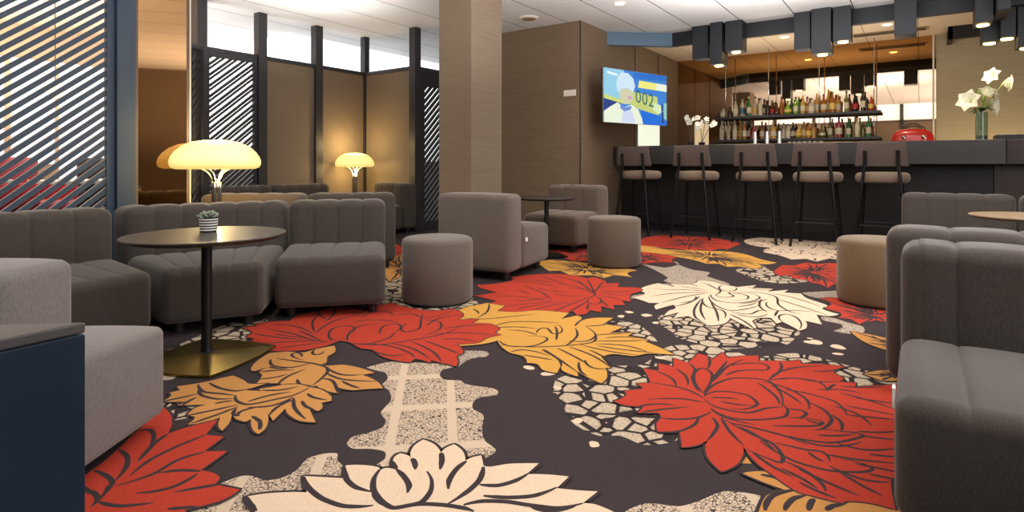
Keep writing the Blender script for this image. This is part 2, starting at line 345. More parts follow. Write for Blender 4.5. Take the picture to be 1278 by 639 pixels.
flower(ce, [(540,295),(600,285),(690,270),(760,268),(830,285),(880,295),(940,335),(940,360),(885,370),(890,400),(870,415),(820,405),(855,478),(770,470),(700,430),(690,400),(620,470),(600,440),(590,430),(580,510),(540,543),(510,520),(500,460),(470,475),(410,455),(395,420),(380,480),(340,525),(320,500),(330,450),(240,480),(150,490),(190,450),(150,440),(200,395),(260,380),(100,385),(140,365),(10,365),(60,330),(50,315),(110,300),(90,280),(210,262),(270,250),(330,235),(400,220),(460,245),(490,265),(590,262),(500,290),(470,302),(560,305)],
 [[(210,270),(240,310),(330,320),(410,330)],[(210,300),(230,330),(320,350),(410,345)],[(270,260),(330,290),(420,305),(500,290)],[(415,330),(420,360),(480,380),(640,350),(730,330),(820,285)],[(300,375),(350,365),(400,360)],[(150,440),(300,410),(430,380)],[(170,485),(330,430),(430,390)],[(420,400),(410,440),(440,440)],[(560,390),(440,420),(430,440)],[(730,340),(620,385),(480,395)],[(740,350),(650,390),(600,440)],[(735,345),(740,400),(800,460)],[(780,360),(800,390),(850,410)],[(810,320),(840,340),(920,355)],[(545,460),(550,500),(545,520)],[(505,445),(530,460),(545,480)],[(10,365),(100,345),(210,320)],[(120,385),(160,360),(200,340)],[(560,300),(660,300),(760,280)],[(480,365),(600,330),(720,310)]], 4, .010)
# -- red flower (mid left)
flower(cf, [(5,160),(80,150),(70,140),(150,130),(250,125),(290,95),(390,75),(480,55),(600,60),(700,45),(760,35),(800,50),(870,65),(950,75),(1060,65),(1110,95),(1080,120),(1190,115),(1150,140),(1240,140),(1290,165),(1270,185),(1300,195),(1230,210),(1180,235),(1070,240),(1110,285),(1080,300),(1085,330),(1075,352),(1000,335),(950,322),(945,335),(900,320),(870,315),(845,333),(760,320),(700,300),(660,270),(600,262),(540,230),(490,225),(440,245),(330,270),(150,275),(110,255),(40,240),(70,215),(30,205),(60,185)],
 [[(530,215),(460,220),(440,200),(470,160),(540,150),(570,165),(550,190)],[(535,225),(540,190),(600,150),(700,140)],[(535,235),(640,240),(740,210),(770,180)],[(535,235),(700,245),(860,220),(1000,195),(1100,150)],[(380,185),(420,150),(520,110),(640,100)],[(370,180),(360,130),(390,95)],[(390,75),(400,100),(440,120)],[(470,60),(460,100),(420,130)],[(130,165),(260,190),(380,225),(480,230)],[(70,190),(200,210),(330,222)],[(290,175),(350,200),(400,225)],[(100,240),(250,230),(400,225)],[(150,145),(260,150),(360,190)],[(700,190),(720,150),(780,140),(800,160),(770,180)],[(830,140),(820,180),(880,170),(900,120),(910,90)],[(900,120),(990,130),(995,165),(900,205)],[(770,100),(850,90),(920,110),(1060,70)],[(930,150),(1000,110),(1100,95)],[(640,240),(760,255),(850,290),(870,310)],[(760,240),(860,265),(940,315)],[(850,230),(960,280),(1000,330)],[(920,225),(1040,270),(1090,290)],[(1000,220),(1080,215),(1180,230)],[(950,195),(1100,185),(1280,200)],[(680,280),(760,300),(830,290)],[(610,105),(700,75),(760,100)],[(560,130),(680,120),(790,135)],[(200,260),(320,245),(430,232)],[(1010,165),(1120,150),(1230,145)],[(560,80),(590,90),(600,62)],[(170,190),(260,205),(330,210)]], 1, .009)
# -- ochre flower (bottom right)
flower(ck, [(660,515),(740,510),(790,530),(850,580),(960,610),(1000,600),(1200,640),(1200,740),(680,740),(715,639),(740,590),(800,570),(730,545)],
 [[(735,640),(760,590),(850,570)],[(800,640),(830,600),(870,590)],[(880,640),(890,610),(900,600)],[(940,640),(960,625),(1000,620)],[(720,520),(770,530),(800,545)]], 4, .011)
region([(655,478),(672,455),(690,478)], .0011, 4, ck)
# -- big red flower (right)
flower(ca, [(22,248),(75,222),(65,205),(150,195),(120,172),(180,170),(170,145),(148,108),(215,118),(213,85),(280,100),(278,62),(340,84),(385,43),(432,58),(445,70),(490,38),(512,62),(560,55),(645,52),(645,75),(700,75),(740,75),(770,76),(820,70),(832,88),(900,88),(1020,100),(970,125),(1010,150),(985,165),(1065,170),(1060,188),(1140,182),(1245,178),(1320,230),(1330,420),(1320,639),(1255,592),(1215,590),(1215,610),(1235,720),(1120,690),(1018,683),(1010,690),(970,683),(880,660),(820,645),(700,565),(640,520),(588,460),(580,440),(575,490),(550,525),(485,555),(430,500),(415,450),(430,415),(380,440),(315,450),(305,375),(290,382),(212,382),(205,345),(225,320),(215,300),(125,300),(150,272),(60,265)],
 [[(405,235),(350,205),(280,185),(180,170)],[(405,255),(320,240),(165,242)],[(130,272),(200,262),(290,268)],[(140,298),(230,285),(345,275)],[(225,322),(310,328),(385,320),(440,295)],[(385,320),(370,350),(300,380),(215,382)],[(445,320),(468,355),(450,390),(425,420)],[(205,120),(270,150),(290,185)],[(290,110),(330,140),(340,180)],[(345,85),(370,110),(360,150),(385,200),(405,212)],[(405,215),(440,165),(440,125),(405,107),(370,125),(370,165),(400,205)],[(428,55),(435,80),(425,110)],[(510,75),(465,130),(440,160)],[(580,70),(510,100),(470,140),(440,170)],[(410,230),(450,180),(540,150),(680,160),(740,215),(745,275)],[(745,275),(680,280),(600,300),(520,290),(450,270),(412,240)],[(415,225),(460,208),(530,210),(600,225),(640,262),(580,285),(520,280)],[(440,235),(500,235),(560,240)],[(480,250),(540,262),(620,268)],[(450,290),(540,325),(650,330),(760,315),(770,285),(745,262)],[(440,280),(500,320),(630,350)],[(660,165),(760,190),(850,240),(860,285)],[(690,160),(800,150),(900,165),(985,165)],[(505,138),(560,118),(690,115)],[(530,95),(600,85),(665,88),(690,105),(640,120)],[(735,80),(745,100),(700,150)],[(690,160),(730,125),(800,105),(930,95)],[(745,155),(800,150),(900,165),(940,205)],[(760,200),(850,215),(970,250),(1025,310)],[(850,250),(930,290),(960,330),(920,370),(880,375)],[(765,285),(830,290),(850,300),(830,320),(770,320)],[(700,355),(800,358),(900,355),(920,340),(820,325)],[(640,370),(780,405),(950,430),(1070,410),(1095,395),(1000,380),(900,370)],[(485,320),(520,380),(580,440)],[(500,330),(620,395),(700,430),(745,480),(740,515),(690,500),(590,455)],[(720,430),(850,460),(920,470),(950,510)],[(650,420),(800,510),(950,550),(1110,555),(1135,540),(1000,500)],[(760,510),(860,560),(920,610),(935,640)],[(930,480),(1050,500),(1250,520)],[(980,430),(1100,460),(1250,450)],[(950,530),(1100,590),(1210,600)],[(900,200),(1000,200),(1090,215)],[(965,270),(1060,300),(1130,355)],[(960,310),(1000,340),(1000,380)],[(1000,215),(1100,240),(1245,290)],[(1030,310),(1130,320),(1240,330)],[(1070,380),(1160,385),(1250,380)],[(940,205),(960,185),(980,175)],[(640,170),(720,230),(735,262)],[(820,545),(960,610),(1080,660)],[(1000,560),(1100,620),(1180,660)],[(880,120),(960,118),(1015,102)],[(1000,185),(1090,190),(1180,186)],[(1060,235),(1160,250),(1245,262)],[(1020,270),(1130,290),(1240,312)],[(1090,400),(1170,410),(1250,418)],[(900,395),(960,400),(1060,392)],[(1120,480),(1190,488),(1255,492)],[(1060,520),(1160,540),(1255,560)],[(1120,565),(1190,580),(1255,592)],[(860,470),(900,500),(930,512)],[(560,360),(640,400),(720,470)],[(620,470),(700,530),(800,580)],[(820,600),(900,640),(980,670)],[(740,540),(840,590),(900,630)],[(850,330),(900,345),(930,350)],[(530,345),(620,365),(740,395),(860,440)],[(780,400),(900,440),(1000,445),(1090,425)],[(700,180),(780,225),(830,260)]], 1, .0085)
# -- red flower (bottom left)
flower(cd, [(-60,480),(40,430),(340,170),(470,40),(520,90),(525,150),(500,200),(600,165),(790,118),(720,205),(825,215),(710,300),(845,298),(690,410),(800,450),(770,490),(915,520),(830,575),(680,620),(600,640),(640,700),(500,780),(0,780),(-80,620)],
 [[(340,185),(390,175),(420,200),(410,270),(340,350)],[(220,290),(270,330),(265,390),(200,470)],[(80,410),(150,440),(185,480),(150,530),(110,580)],[(500,200),(420,260),(330,360)],[(720,205),(560,270),(400,350),(290,440)],[(710,305),(560,350),(420,430),(200,500)],[(690,415),(560,410),(450,425)],[(670,430),(520,510),(320,540)],[(800,490),(680,510),(540,535)],[(40,525),(80,540),(100,580),(60,620)],[(110,590),(220,615),(420,595)],[(500,632),(600,625),(680,620)],[(150,520),(170,500),(185,485)],[(0,500),(40,525),(60,545)]], 1, .010)
# -- big cream flower (front)
toC = lambda P: cc(P)
def mixw():
    o = cb([(45,525),(200,500),(420,488),(530,492)]) + cb([(505,360),(660,368),(825,378)]) + cb([(840,275),(940,270),(1105,292)]) + \
        cc([(60,210),(90,197),(140,205),(128,175),(140,135),(170,118),(215,132),(232,150),(222,120),(240,80),(290,45),(350,70),(385,115),(410,90),(455,70),(500,105),(515,158),(550,140),(600,130),(612,185),(640,190),(740,175),(905,172),(840,230),(960,232),(1065,243),(1000,305),(1100,315),(1218,322),(1140,385),(1200,390),(1290,425)]) + [(800,660),(640,720),(480,740),(330,690),(318,640)]
    return o
flower(ident, mixw(), [cc(s) for s in ([(60,205),(30,250),(25,310),(70,375),(130,410),(200,400),(280,380),(330,320),(335,260),(310,215)],[(150,205),(190,245),(215,290),(205,330)],[(120,160),(135,185),(150,205)],[(232,145),(245,170),(248,205)],[(385,115),(390,150),(380,205)],[(520,160),(470,200),(430,260),(425,310)],[(610,190),(590,260),(530,320),(420,390)],[(590,285),(690,290),(780,265),(850,225)],[(610,345),(740,355),(880,345),(1000,300)],[(505,395),(600,375),(740,378),(850,395),(1000,410),(1140,385)],[(130,412),(270,390),(400,395),(520,415),(560,430)],[(860,400),(950,425),(1100,400)])] +
 [cb(s) for s in ([(505,365),(540,450),(650,540),(820,600),(960,605),(1060,595)],[(830,290),(850,390),(920,450),(1050,485)],[(30,520),(70,580),(130,640)],[(1060,490),(1110,560),(1200,610)])], 2, .012)
vs = [carpet.verts.new(p) for p in ((-2.5, -4, 0), (12, -4, 0), (12, 10.5, 0), (-2.5, 10.5, 0))]
carpet.faces.new(vs)
def carpet_mat(name, c1, c2): noisy(name, c1, c2, (260, 260, 260), .95, .25, detail=2, spec=.1)
carpet_mat('c_dark', (52, 45, 47), (61, 53, 55)); carpet_mat('c_red', (160, 52, 38), (172, 62, 46)); carpet_mat('c_cream', (202, 178, 153), (213, 190, 165))
carpet_mat('c_yellow', (186, 137, 62), (197, 149, 75)); carpet_mat('c_ochre', (174, 123, 66), (185, 134, 78))
def cell_mat(name, scale, thr, c_in, c_line, sub=None):
    m = mat(name, c_in, .95, spec=.1); t = m.node_tree; N = t.nodes; L = t.links; b = N['Principled BSDF']
    tc = N.new('ShaderNodeTexCoord'); vo = N.new('ShaderNodeTexVoronoi'); vo.feature = 'DISTANCE_TO_EDGE'; vo.inputs['Scale'].default_value = scale; vo.inputs['Randomness'].default_value = .75
    L.new(tc.outputs['Object'], vo.inputs['Vector'])
    r = N.new('ShaderNodeValToRGB'); r.color_ramp.elements[0].position = thr; r.color_ramp.elements[1].position = thr * 1.25
    r.color_ramp.elements[0].color = lin(c_line) + (1,); r.color_ramp.elements[1].color = lin(c_in) + (1,)
    L.new(vo.outputs['Distance'], r.inputs[0])
    out = r.outputs[0]
    if sub:
        v2 = N.new('ShaderNodeTexVoronoi'); v2.feature = 'DISTANCE_TO_EDGE'; v2.inputs['Scale'].default_value = sub
        L.new(tc.outputs['Object'], v2.inputs['Vector'])
        r2 = N.new('ShaderNodeValToRGB'); r2.color_ramp.elements[0].position = .03; r2.color_ramp.elements[1].position = .08
        r2.color_ramp.elements[0].color = (.62, .6, .58, 1); r2.color_ramp.elements[1].color = (1, 1, 1, 1)
        L.new(v2.outputs['Distance'], r2.inputs[0])
        mx = N.new('ShaderNodeMix'); mx.data_type = 'RGBA'; mx.blend_type = 'MULTIPLY'; mx.inputs[0].default_value = 1
        L.new(out, mx.inputs[6]); L.new(r2.outputs[0], mx.inputs[7]); out = mx.outputs[2]
    L.new(out, b.inputs['Base Color'])
    return m
cell_mat('c_pebble', 12, .075, (184, 168, 146), (50, 43, 45), 60)
cell_mat('c_grey', 60, .06, (170, 156, 140), (112, 102, 94))
def lace_mat():
    m = cell_mat('c_lace', 80, .05, (190, 170, 148), (66, 58, 56)); t = m.node_tree; N = t.nodes; L = t.links; b = N['Principled BSDF']
    ramp = [n for n in N if n.type == 'VALTORGB'][0]; vo = [n for n in N if n.type == 'TEX_VORONOI'][0]
    tc = [n for n in N if n.type == 'TEX_COORD'][0]
    mp = N.new('ShaderNodeMapping'); mp.inputs['Rotation'].default_value = (0, 0, -A - .12); mp.inputs['Location'].default_value = (.02, .05, 0)
    L.new(tc.outputs['Object'], mp.inputs[0])
    sp = N.new('ShaderNodeSeparateXYZ'); L.new(mp.outputs[0], sp.inputs[0])
    masks = []
    for ax, per in (('X', .31), ('Y', .2)):
        d = N.new('ShaderNodeMath'); d.operation = 'DIVIDE'; d.inputs[1].default_value = per; L.new(sp.outputs[ax], d.inputs[0])
        f = N.new('ShaderNodeMath'); f.operation = 'FRACT'; L.new(d.outputs[0], f.inputs[0])
        g = N.new('ShaderNodeMath'); g.operation = 'GREATER_THAN'; g.inputs[1].default_value = .16; L.new(f.outputs[0], g.inputs[0]); masks.append(g)
    mu = N.new('ShaderNodeMath'); mu.operation = 'MULTIPLY'; L.new(masks[0].outputs[0], mu.inputs[0]); L.new(masks[1].outputs[0], mu.inputs[1])
    mx = N.new('ShaderNodeMix'); mx.data_type = 'RGBA'; mx.inputs[6].default_value = lin((190, 170, 148)) + (1,)
    L.new(mu.outputs[0], mx.inputs[0]); L.new(ramp.outputs[0], mx.inputs[7]); L.new(mx.outputs[2], b.inputs['Base Color'])
lace_mat()
struct('floor', carpet, CM)

# ------------------------------------------------------------------ room shell
ZC = 2.74
def ceiling_mat(name, base, line, cross, strength=1.):
    m = mat(name, base, .85, spec=.2); t = m.node_tree; N = t.nodes; L = t.links; b = N['Principled BSDF']
    tc = N.new('ShaderNodeTexCoord'); sp = N.new('ShaderNodeSeparateXYZ'); L.new(tc.outputs['Object'], sp.inputs[0])
    col = None
    prev = lin(base) + (1,)
    for ax, off, per, wd, c in (('X', 5.81, 1.24, .006, cross), ('Y', 3.115, .62, .012, line)):
        s = N.new('ShaderNodeMath'); s.operation = 'SUBTRACT'; s.inputs[1].default_value = off - wd * per / 2 - 20 * per; L.new(sp.outputs[ax], s.inputs[0])
        d = N.new('ShaderNodeMath'); d.operation = 'DIVIDE'; d.inputs[1].default_value = per; L.new(s.outputs[0], d.inputs[0])
        f = N.new('ShaderNodeMath'); f.operation = 'FRACT'; L.new(d.outputs[0], f.inputs[0])
        g = N.new('ShaderNodeMath'); g.operation = 'LESS_THAN'; g.inputs[1].default_value = wd / per; L.new(f.outputs[0], g.inputs[0])
        mx = N.new('ShaderNodeMix'); mx.data_type = 'RGBA'; L.new(g.outputs[0], mx.inputs[0])
        if col is None: mx.inputs[6].default_value = prev
        else: L.new(col, mx.inputs[6])
        mx.inputs[7].default_value = lin(c) + (1,); col = mx.outputs[2]
    L.new(col, b.inputs['Base Color'])
ceiling_mat('ceil_white', (226, 226, 228), (70, 72, 76), (196, 196, 198))
ceiling_mat('ceil_bar', (216, 194, 168), (150, 124, 96), (202, 180, 155))
b = new(); box(b, -2.5, 8.02, -4, 10.5, ZC, ZC + .1); struct('ceiling', b, 'ceil_white')
b = new(); box(b, 8.02, 12, -4, 10.5, ZC, ZC + .1); struct('ceiling_bar', b, 'ceil_bar')
b = new(); box(b, -2, 3.3, 6.9, 9.6, 2.69, 2.72); struct('ceiling_left', b, 'peach')
# central block with the two woven faces by the television
b = new(); box(b, 6.57, 10.4, 3.55, 5.58, 0, ZC); struct('wall_center', b, 'woven')
b = new()
for x in (8.29, 9.25): box(b, x, x + .012, 3.542, 3.55, .1, ZC)
box(b, 6.566, 6.576, 3.546, 3.556, 0, ZC)
struct('trim_1', b, 'black')
# column
Y0 = 5.6; c0 = W(-.0704 * Y0, Y0)
b = new(); box(b, c0[0], c0[0] + .50, c0[1], c0[1] + .415, 0, ZC); struct('wall_column', b, 'woven_grey')
# mirror behind the bar, wall to its right, walls around
b = new(); box(b, 10.22, 10.3, -.19, 3.55, 0, 2.33); struct('wall_mirror', b, 'mirror_warm')
b = new(); box(b, 10.22, 10.3, -.19, 3.55, 2.33, ZC); struct('wall_mirror_top', b, 'mirror_orange_tint')  # orange reflection of the ceiling put into the tint of this strip
b = new(); box(b, 10.18, 10.4, -3.2, -.19, 0, ZC); struct('wall_right', b, 'woven_bar')
b = new(); box(b, -1.2, 10.4, -3.0, -2.9, 0, ZC); struct('wall_front', b, 'panel_brown')
# wall behind the viewer: brown panels under a bright clerestory
b = new(); box(b, -1.0, -.9, -3, 9.5, 0, 2.2); struct('wall_back', b, 'panel_brown')
b = new(); box(b, -.98, -.95, -3, 9.5, 2.24, ZC); struct('window_1', b, 'lit_white')
b = new(); box(b, -.96, -.86, -3, 9.5, 2.2, 2.25)
for y in (-2, -.8, .4, 1.6, 2.8, 4.0): box(b, -.97, -.86, y, y + .1, 0, ZC)
struct('trim_2', b, 'frame_dark')
# room beyond the partitions
b = new(); box(b, -1, 3.75, 9.4, 9.5, 0, ZC); struct('wall_far_left', b, 'orange_wall')
b = new()
for x0, x1, z_ in ((-.6, .9, .9), (1.0, 2.28, .9), (2.36, 2.8, .9), (2.86, 3.7, .35)): box(b, x0, x1, 9.36, 9.4, z_, 2.25)
struct('window_2', b, 'lit_soft')
b = new(); box(b, 4.86, 4.96, 7.2, 9.5, 0, .95); box(b, 3.75, 4.9, 9.4, 9.5, 0, .95); struct('wall_far', b, 'frame_dark')
b = new(); box(b, 4.87, 4.9, 7.2, 9.5, .95, ZC); box(b, 3.75, 4.9, 9.38, 9.4, .95, ZC); struct('window_3', b, 'lit_white')
b = new(); box(b, 4.86, 6.57, 7.2, 7.3, .95, ZC); box(b, 6.57, 10.3, 7.2, 7.3, .95, ZC); struct('window_4', b, 'lit_white')
b = new(); box(b, 4.86, 10.3, 7.2, 7.3, 0, .95); struct('wall_dado', b, 'frame_dark')
# partition run along y = 6.585 and its return along x = 5.66
PY, PX = 6.585, 5.66
posts = [(3.30, PY), (4.03, PY), (4.84, PY), (PX, PY), (PX, 5.58)]
tn = 3
for i, (x, y) in enumerate(posts):
    b = new(); s = .055 if i not in (3,) else .045
    box(b, x - s, x + s, y - s, y + s, 0, ZC); struct('trim_%d' % tn, b, 'frame_dark'); tn += 1
b = new(); box(b, 3.16, 3.245, 6.53, 6.64, 0, ZC); struct('trim_%d' % tn, b, 'post_brown'); tn += 1
b = new()
for xa, xb in ((3.35, 3.98), (4.085, 4.785), (4.895, 5.615)): box(b, xa, xb, PY - .03, PY + .03, 2.18, 2.225)
box(b, PX - .03, PX + .03, 5.635, PY - .045, 2.18, 2.225); box(b, PX + .055, 6.57, 5.55, 5.61, 2.18, 2.225)
struct('trim_%d' % tn, b, 'frame_dark'); tn += 1
b = new(); box(b, 4.085, 4.785, PY - .012, PY + .012, 0, 2.18); struct('wall_panel_left', b, 'panel_brown')
b = new(); box(b, 4.895, 5.615, PY - .012, PY + .012, 0, 2.18); struct('wall_panel_middle', b, 'panel_brown')
b = new(); box(b, PX - .012, PX + .012, 5.635, PY - .045, 0, 2.18); struct('wall_panel_right', b, 'panel_brown')
wn = 5
for xa, xb in ((3.355, 3.975), (4.085, 4.785), (4.895, 5.615)):
    b = new(); box(b, xa, xb, PY - .004, PY + .004, 2.225, ZC - .02); struct('window_%d' % wn, b, 'pane_glass'); wn += 1
b = new(); box(b, PX - .004, PX + .004, 5.635, PY - .045, 2.225, ZC - .02); struct('window_%d' % wn, b, 'pane_glass'); wn += 1
b = new(); box(b, PX + .055, 6.57, 5.576, 5.584, 2.225, ZC - .02); struct('window_%d' % wn, b, 'pane_glass'); wn += 1

# ------------------------------------------------------------------ slatted screens
def clip(poly, f):
    out = []
    for i in range(len(poly)):
        p, q = poly[i], poly[(i + 1) % len(poly)]; a, c = f(p), f(q)
        if a >= 0: out.append(p)
        if (a >= 0) != (c >= 0):
            t = a / (a - c); out.append((p[0] + (q[0] - p[0]) * t, p[1] + (q[1] - p[1]) * t))
    return out
def slat_bm(p0, p1, z0, z1, slope, widths, thick):
    b = new(); p0 = Vector(p0); p1 = Vector(p1); L = (p1 - p0).length; d = (p1 - p0) / L; n = Vector((-d.y, d.x)) * thick / 2
    z = z0 - slope * L; k = 0
    while z < z1:
        h = widths[k % len(widths)]
        if k % 2 == 0:
            q = [(0, z), (L, z + slope * L), (L, z + slope * L + h), (0, z + h)]
            q = clip(q, lambda p: p[1] - z0)
            if len(q) > 2: q = clip(q, lambda p: z1 - p[1])
            if len(q) > 2:
                bb = bmesh.new()
                va = [bb.verts.new(((p0 + d * s + n).x, (p0 + d * s + n).y, zz)) for s, zz in q]
                vb = [bb.verts.new(((p0 + d * s - n).x, (p0 + d * s - n).y, zz)) for s, zz in q]
                m = len(q)
                bb.faces.new(va); bb.faces.new(vb[::-1])
                for i in range(m): bb.faces.new((va[i], vb[i], vb[(i + 1) % m], va[(i + 1) % m]))
                bmesh.ops.recalc_face_normals(bb, faces=bb.faces[:]); merge(b, bb)
        z += h; k += 1
    return b
def plank(b, p0, p1, z0, z1, th):
    p0 = Vector(p0); p1 = Vector(p1); d = (p1 - p0).normalized(); n = Vector((-d.y, d.x)) * th / 2
    prism(b, [p0 + n, p1 + n, p1 - n, p0 - n], z0, z1)
def screen(label, p0, p1, zt, slope, widths, m, fm, fr0=.05, fr1=.05, top=.05, group=None, thick=.03):
    p0 = Vector(p0); p1 = Vector(p1); d = (p1 - p0).normalized()
    t = thing('slatted_screen', label, 'screen', (p0.x, p0.y, 0))
    b = new(); plank(b, p0, p0 + d * fr0, 0, zt, .05); plank(b, p1 - d * fr1, p1, 0, zt, .05)
    plank(b, p0 + d * fr0, p1 - d * fr1, zt - top, zt, .05); plank(b, p0 + d * fr0, p1 - d * fr1, 0, .12, .05)
    obj('frame', b, fm, t, world=True)
    obj('slats', slat_bm(p0 + d * fr0, p1 - d * fr1, .12, zt - top, slope, widths, thick), m, t, world=True)
    return t
SY = 4.84
screen('tall blue-grey screen of diagonal slats behind the sofa at the far left', (.75, SY), (1.80, SY), 2.2, .83, (.043, .028), 'frame_blue', 'frame_blue', .06, .05)
b = new(); box(b, 1.803, 1.925, SY - .06, SY + .06, 0, ZC); struct('trim_%d' % tn, b, 'frame_blue'); tn += 1
b = new(); box(b, 1.925, 1.945, SY - .05, SY + .05, 0, ZC); struct('trim_%d' % tn, b, 'post_brown'); tn += 1
screen('dark screen of diagonal slats directly behind the large glowing lamp', (3.36, PY), (3.97, PY), 2.175, .83, (.037, .04, .03, .016), 'frame_dark', 'frame_dark', .035, .035, .05)
screen('dark slatted screen half hidden by the woven square column', (PX + .06, 5.58), (6.56, 5.58), 2.175, .95, (.05, .04), 'frame_dark', 'frame_dark', .1, .05, .2)
pa, pb = W(-3.44, 6.18), W(-3.46, 6.46)
screen('narrow slatted screen turned edge-on beside the mirror panel', pa, pb, 2.2, .9, (.045, .05), 'frame_dark', 'frame_dark', .02, .06, .04)
# mirror panel standing next to the blue post
t = thing('mirror_panel', 'full-height mirror pane reflecting the glowing lamp, right of the blue post', 'mirror', W(-2.85, 4.37, 0))
ma, mb = Vector(W(-2.85, 4.37)), Vector(W(-2.57, 4.58))
b = new(); plank(b, ma, mb, 0, ZC, .012); obj('mirror_glass', b, 'mirror_amber', t, world=True)
b = new(); d_ = (mb - ma).normalized(); plank(b, mb, mb + d_ * .02, 0, ZC, .03); obj('edge_trim', b, 'post_brown', t, world=True)
b = new(); plank(b, mb + d_ * .02, mb + d_ * .028, 0, ZC, .04); obj('edge_trim', b, 'plastic_white', t, world=True)

# ------------------------------------------------------------------ lounge modules
def sweep(FL, FR, RR, RL, tfun, z0, z1, seams, r, grv=.010, bulge=.006, crown=0., rs=None, slope=0., front=False):
    FL, FR, RR, RL = [Vector(p) for p in (FL, FR, RR, RL)]
    wid = ((FR - FL).length + (RR - RL).length) / 2
    st = []                                        # (s, inset)
    e = [0, .08, .25, .5, .75, 1.]
    for k in e: st.append((k * r / wid, r - math.sqrt(max(0, r * r - (r - k * r) ** 2)), 0))
    edges = [0] + list(seams) + [1]
    for i in range(len(edges) - 1):
        a, c = edges[i], edges[i + 1]; w = c - a
        for k in (.18, .35, .5, .65, .82):
            s = a + w * k
            if r / wid < s < 1 - r / wid: st.append((s, 0, -bulge * math.sin(PI * k)))
        if i: st += [(a, 0, grv), (a - .004 / wid, 0, grv * .5), (a + .004 / wid, 0, grv * .5), (a - .016 / wid, 0, 0), (a + .016 / wid, 0, 0)]
    for k in e: st.append((1 - k * r / wid, r - math.sqrt(max(0, r * r - (r - k * r) ** 2)), 0))
    st.sort()
    b = bmesh.new(); rings = []
    K = 5
    for s, d, g in st:
        f = FL.lerp(FR, s); q = RL.lerp(RR, s); L = (q - f).length; dr = (q - f) / L; t0, t1 = tfun(L)
        a0, a1, c0, c1 = t0 + d, t1 - d, z0 + max(d, 0), z1 - d
        rr = max((rs or r) - max(d, 0), .004); ring = []
        for (ct, cz, st_) in ((a1 - rr, c1 - rr, 0), (a0 + rr, c1 - rr, 1), (a0 + rr, c0 + rr, 2), (a1 - rr, c0 + rr, 3)):
            for k in range(K):
                an = (st_ + k / (K - 1)) * PI / 2
                tt, zz = ct + rr * math.cos(an), cz + rr * math.sin(an)
                cn, sn = math.cos(an), math.sin(an); wt_ = max(0, sn) if not front else max(0, sn, -cn)
                tt -= g * cn * wt_; zz -= g * sn * wt_
                if zz > (z0 + z1) / 2:
                    zz += crown * math.sin(PI * min(1, max(0, (tt - t0) / (t1 - t0)))) + slope * (tt - t0) / (t1 - t0)
                p = f + dr * tt; ring.append(b.verts.new((p.x, p.y, zz)))
        rings.append(ring)
    for a, c in zip(rings, rings[1:]):
        n = len(a)
        for k in range(n): b.faces.new((a[k], a[(k + 1) % n], c[(k + 1) % n], c[k]))
    b.faces.new(rings[0][::-1]); b.faces.new(rings[-1])
    bmesh.ops.recalc_face_normals(b, faces=b.faces[:])
    return b
def module(label, FL, FR, RR, RL, nch, m='fabric', hs=.35, hb=.65, bt=.245, leg=.06, group='low modular lounge seats', tagpos=None, seatm=None, slope=.02, r=.045):
    cen = sum((Vector(p) for p in (FL, FR, RR, RL)), Vector((0, 0))) / 4
    t = thing('lounge_seat', label, 'lounge seat', (cen.x, cen.y, 0), 0, group)
    seams = nch if isinstance(nch, list) else [i / nch for i in range(1, nch)]
    obj('seat', sweep(FL, FR, RR, RL, lambda L: (0, L - bt), leg, hs, seams, r, .006, .003, .012, slope=slope), seatm or m, t, True, True)
    obj('backrest', sweep(FL, FR, RR, RL, lambda L: (L - bt + .002, L), leg, hb, seams, r + .005, .007, .004, front=True), m, t, True, True)
    F_ = [Vector(p) for p in (FL, FR, RR, RL)]
    for p in F_:
        q = p + (cen - p).normalized() * .13
        b = new(); lathe(b, [(.03, 0), (.034, leg + .02)], (q.x, q.y, 0), 16); obj('leg', b, 'black', t, True, True, 40)
    return t
def rect(p, f, w, d):
    """front-left corner p, facing direction f; the left edge as seen by someone facing the seat"""
    p = Vector(p); f = Vector(f).normalized(); l = Vector((-f.y, f.x))     # to the right of someone facing the seat
    return p, p + l * w, p + l * w - f * d, p - f * d
# left curve around the round table
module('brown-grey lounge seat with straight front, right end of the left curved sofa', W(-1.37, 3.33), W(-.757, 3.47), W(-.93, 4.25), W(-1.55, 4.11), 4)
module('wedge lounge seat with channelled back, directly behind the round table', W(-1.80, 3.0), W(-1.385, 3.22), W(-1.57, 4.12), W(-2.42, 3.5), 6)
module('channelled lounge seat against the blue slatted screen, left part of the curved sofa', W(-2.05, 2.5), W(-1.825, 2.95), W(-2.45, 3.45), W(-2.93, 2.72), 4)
module('side-lit, paler-coloured lounge seat seen from its side behind the dark blue block', W(-1.19, 2.0), W(-1.85, 2.0), W(-1.85, 1.34), W(-1.19, 1.34), 2, 'fabric_lit', .345, .645, .25, .045, r=.028)
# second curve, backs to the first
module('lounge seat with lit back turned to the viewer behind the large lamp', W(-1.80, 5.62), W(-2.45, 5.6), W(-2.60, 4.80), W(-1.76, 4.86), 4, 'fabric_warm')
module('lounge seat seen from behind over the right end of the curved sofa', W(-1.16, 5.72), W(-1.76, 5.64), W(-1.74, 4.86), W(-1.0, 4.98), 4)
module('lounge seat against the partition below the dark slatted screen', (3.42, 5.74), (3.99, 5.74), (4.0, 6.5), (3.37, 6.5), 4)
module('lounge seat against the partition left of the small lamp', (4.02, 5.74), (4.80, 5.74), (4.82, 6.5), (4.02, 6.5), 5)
module('lounge seat in the partition corner below the small lamp', (4.84, 6.05), (4.84, 5.46), (5.58, 5.46), (5.58, 6.05), 3)
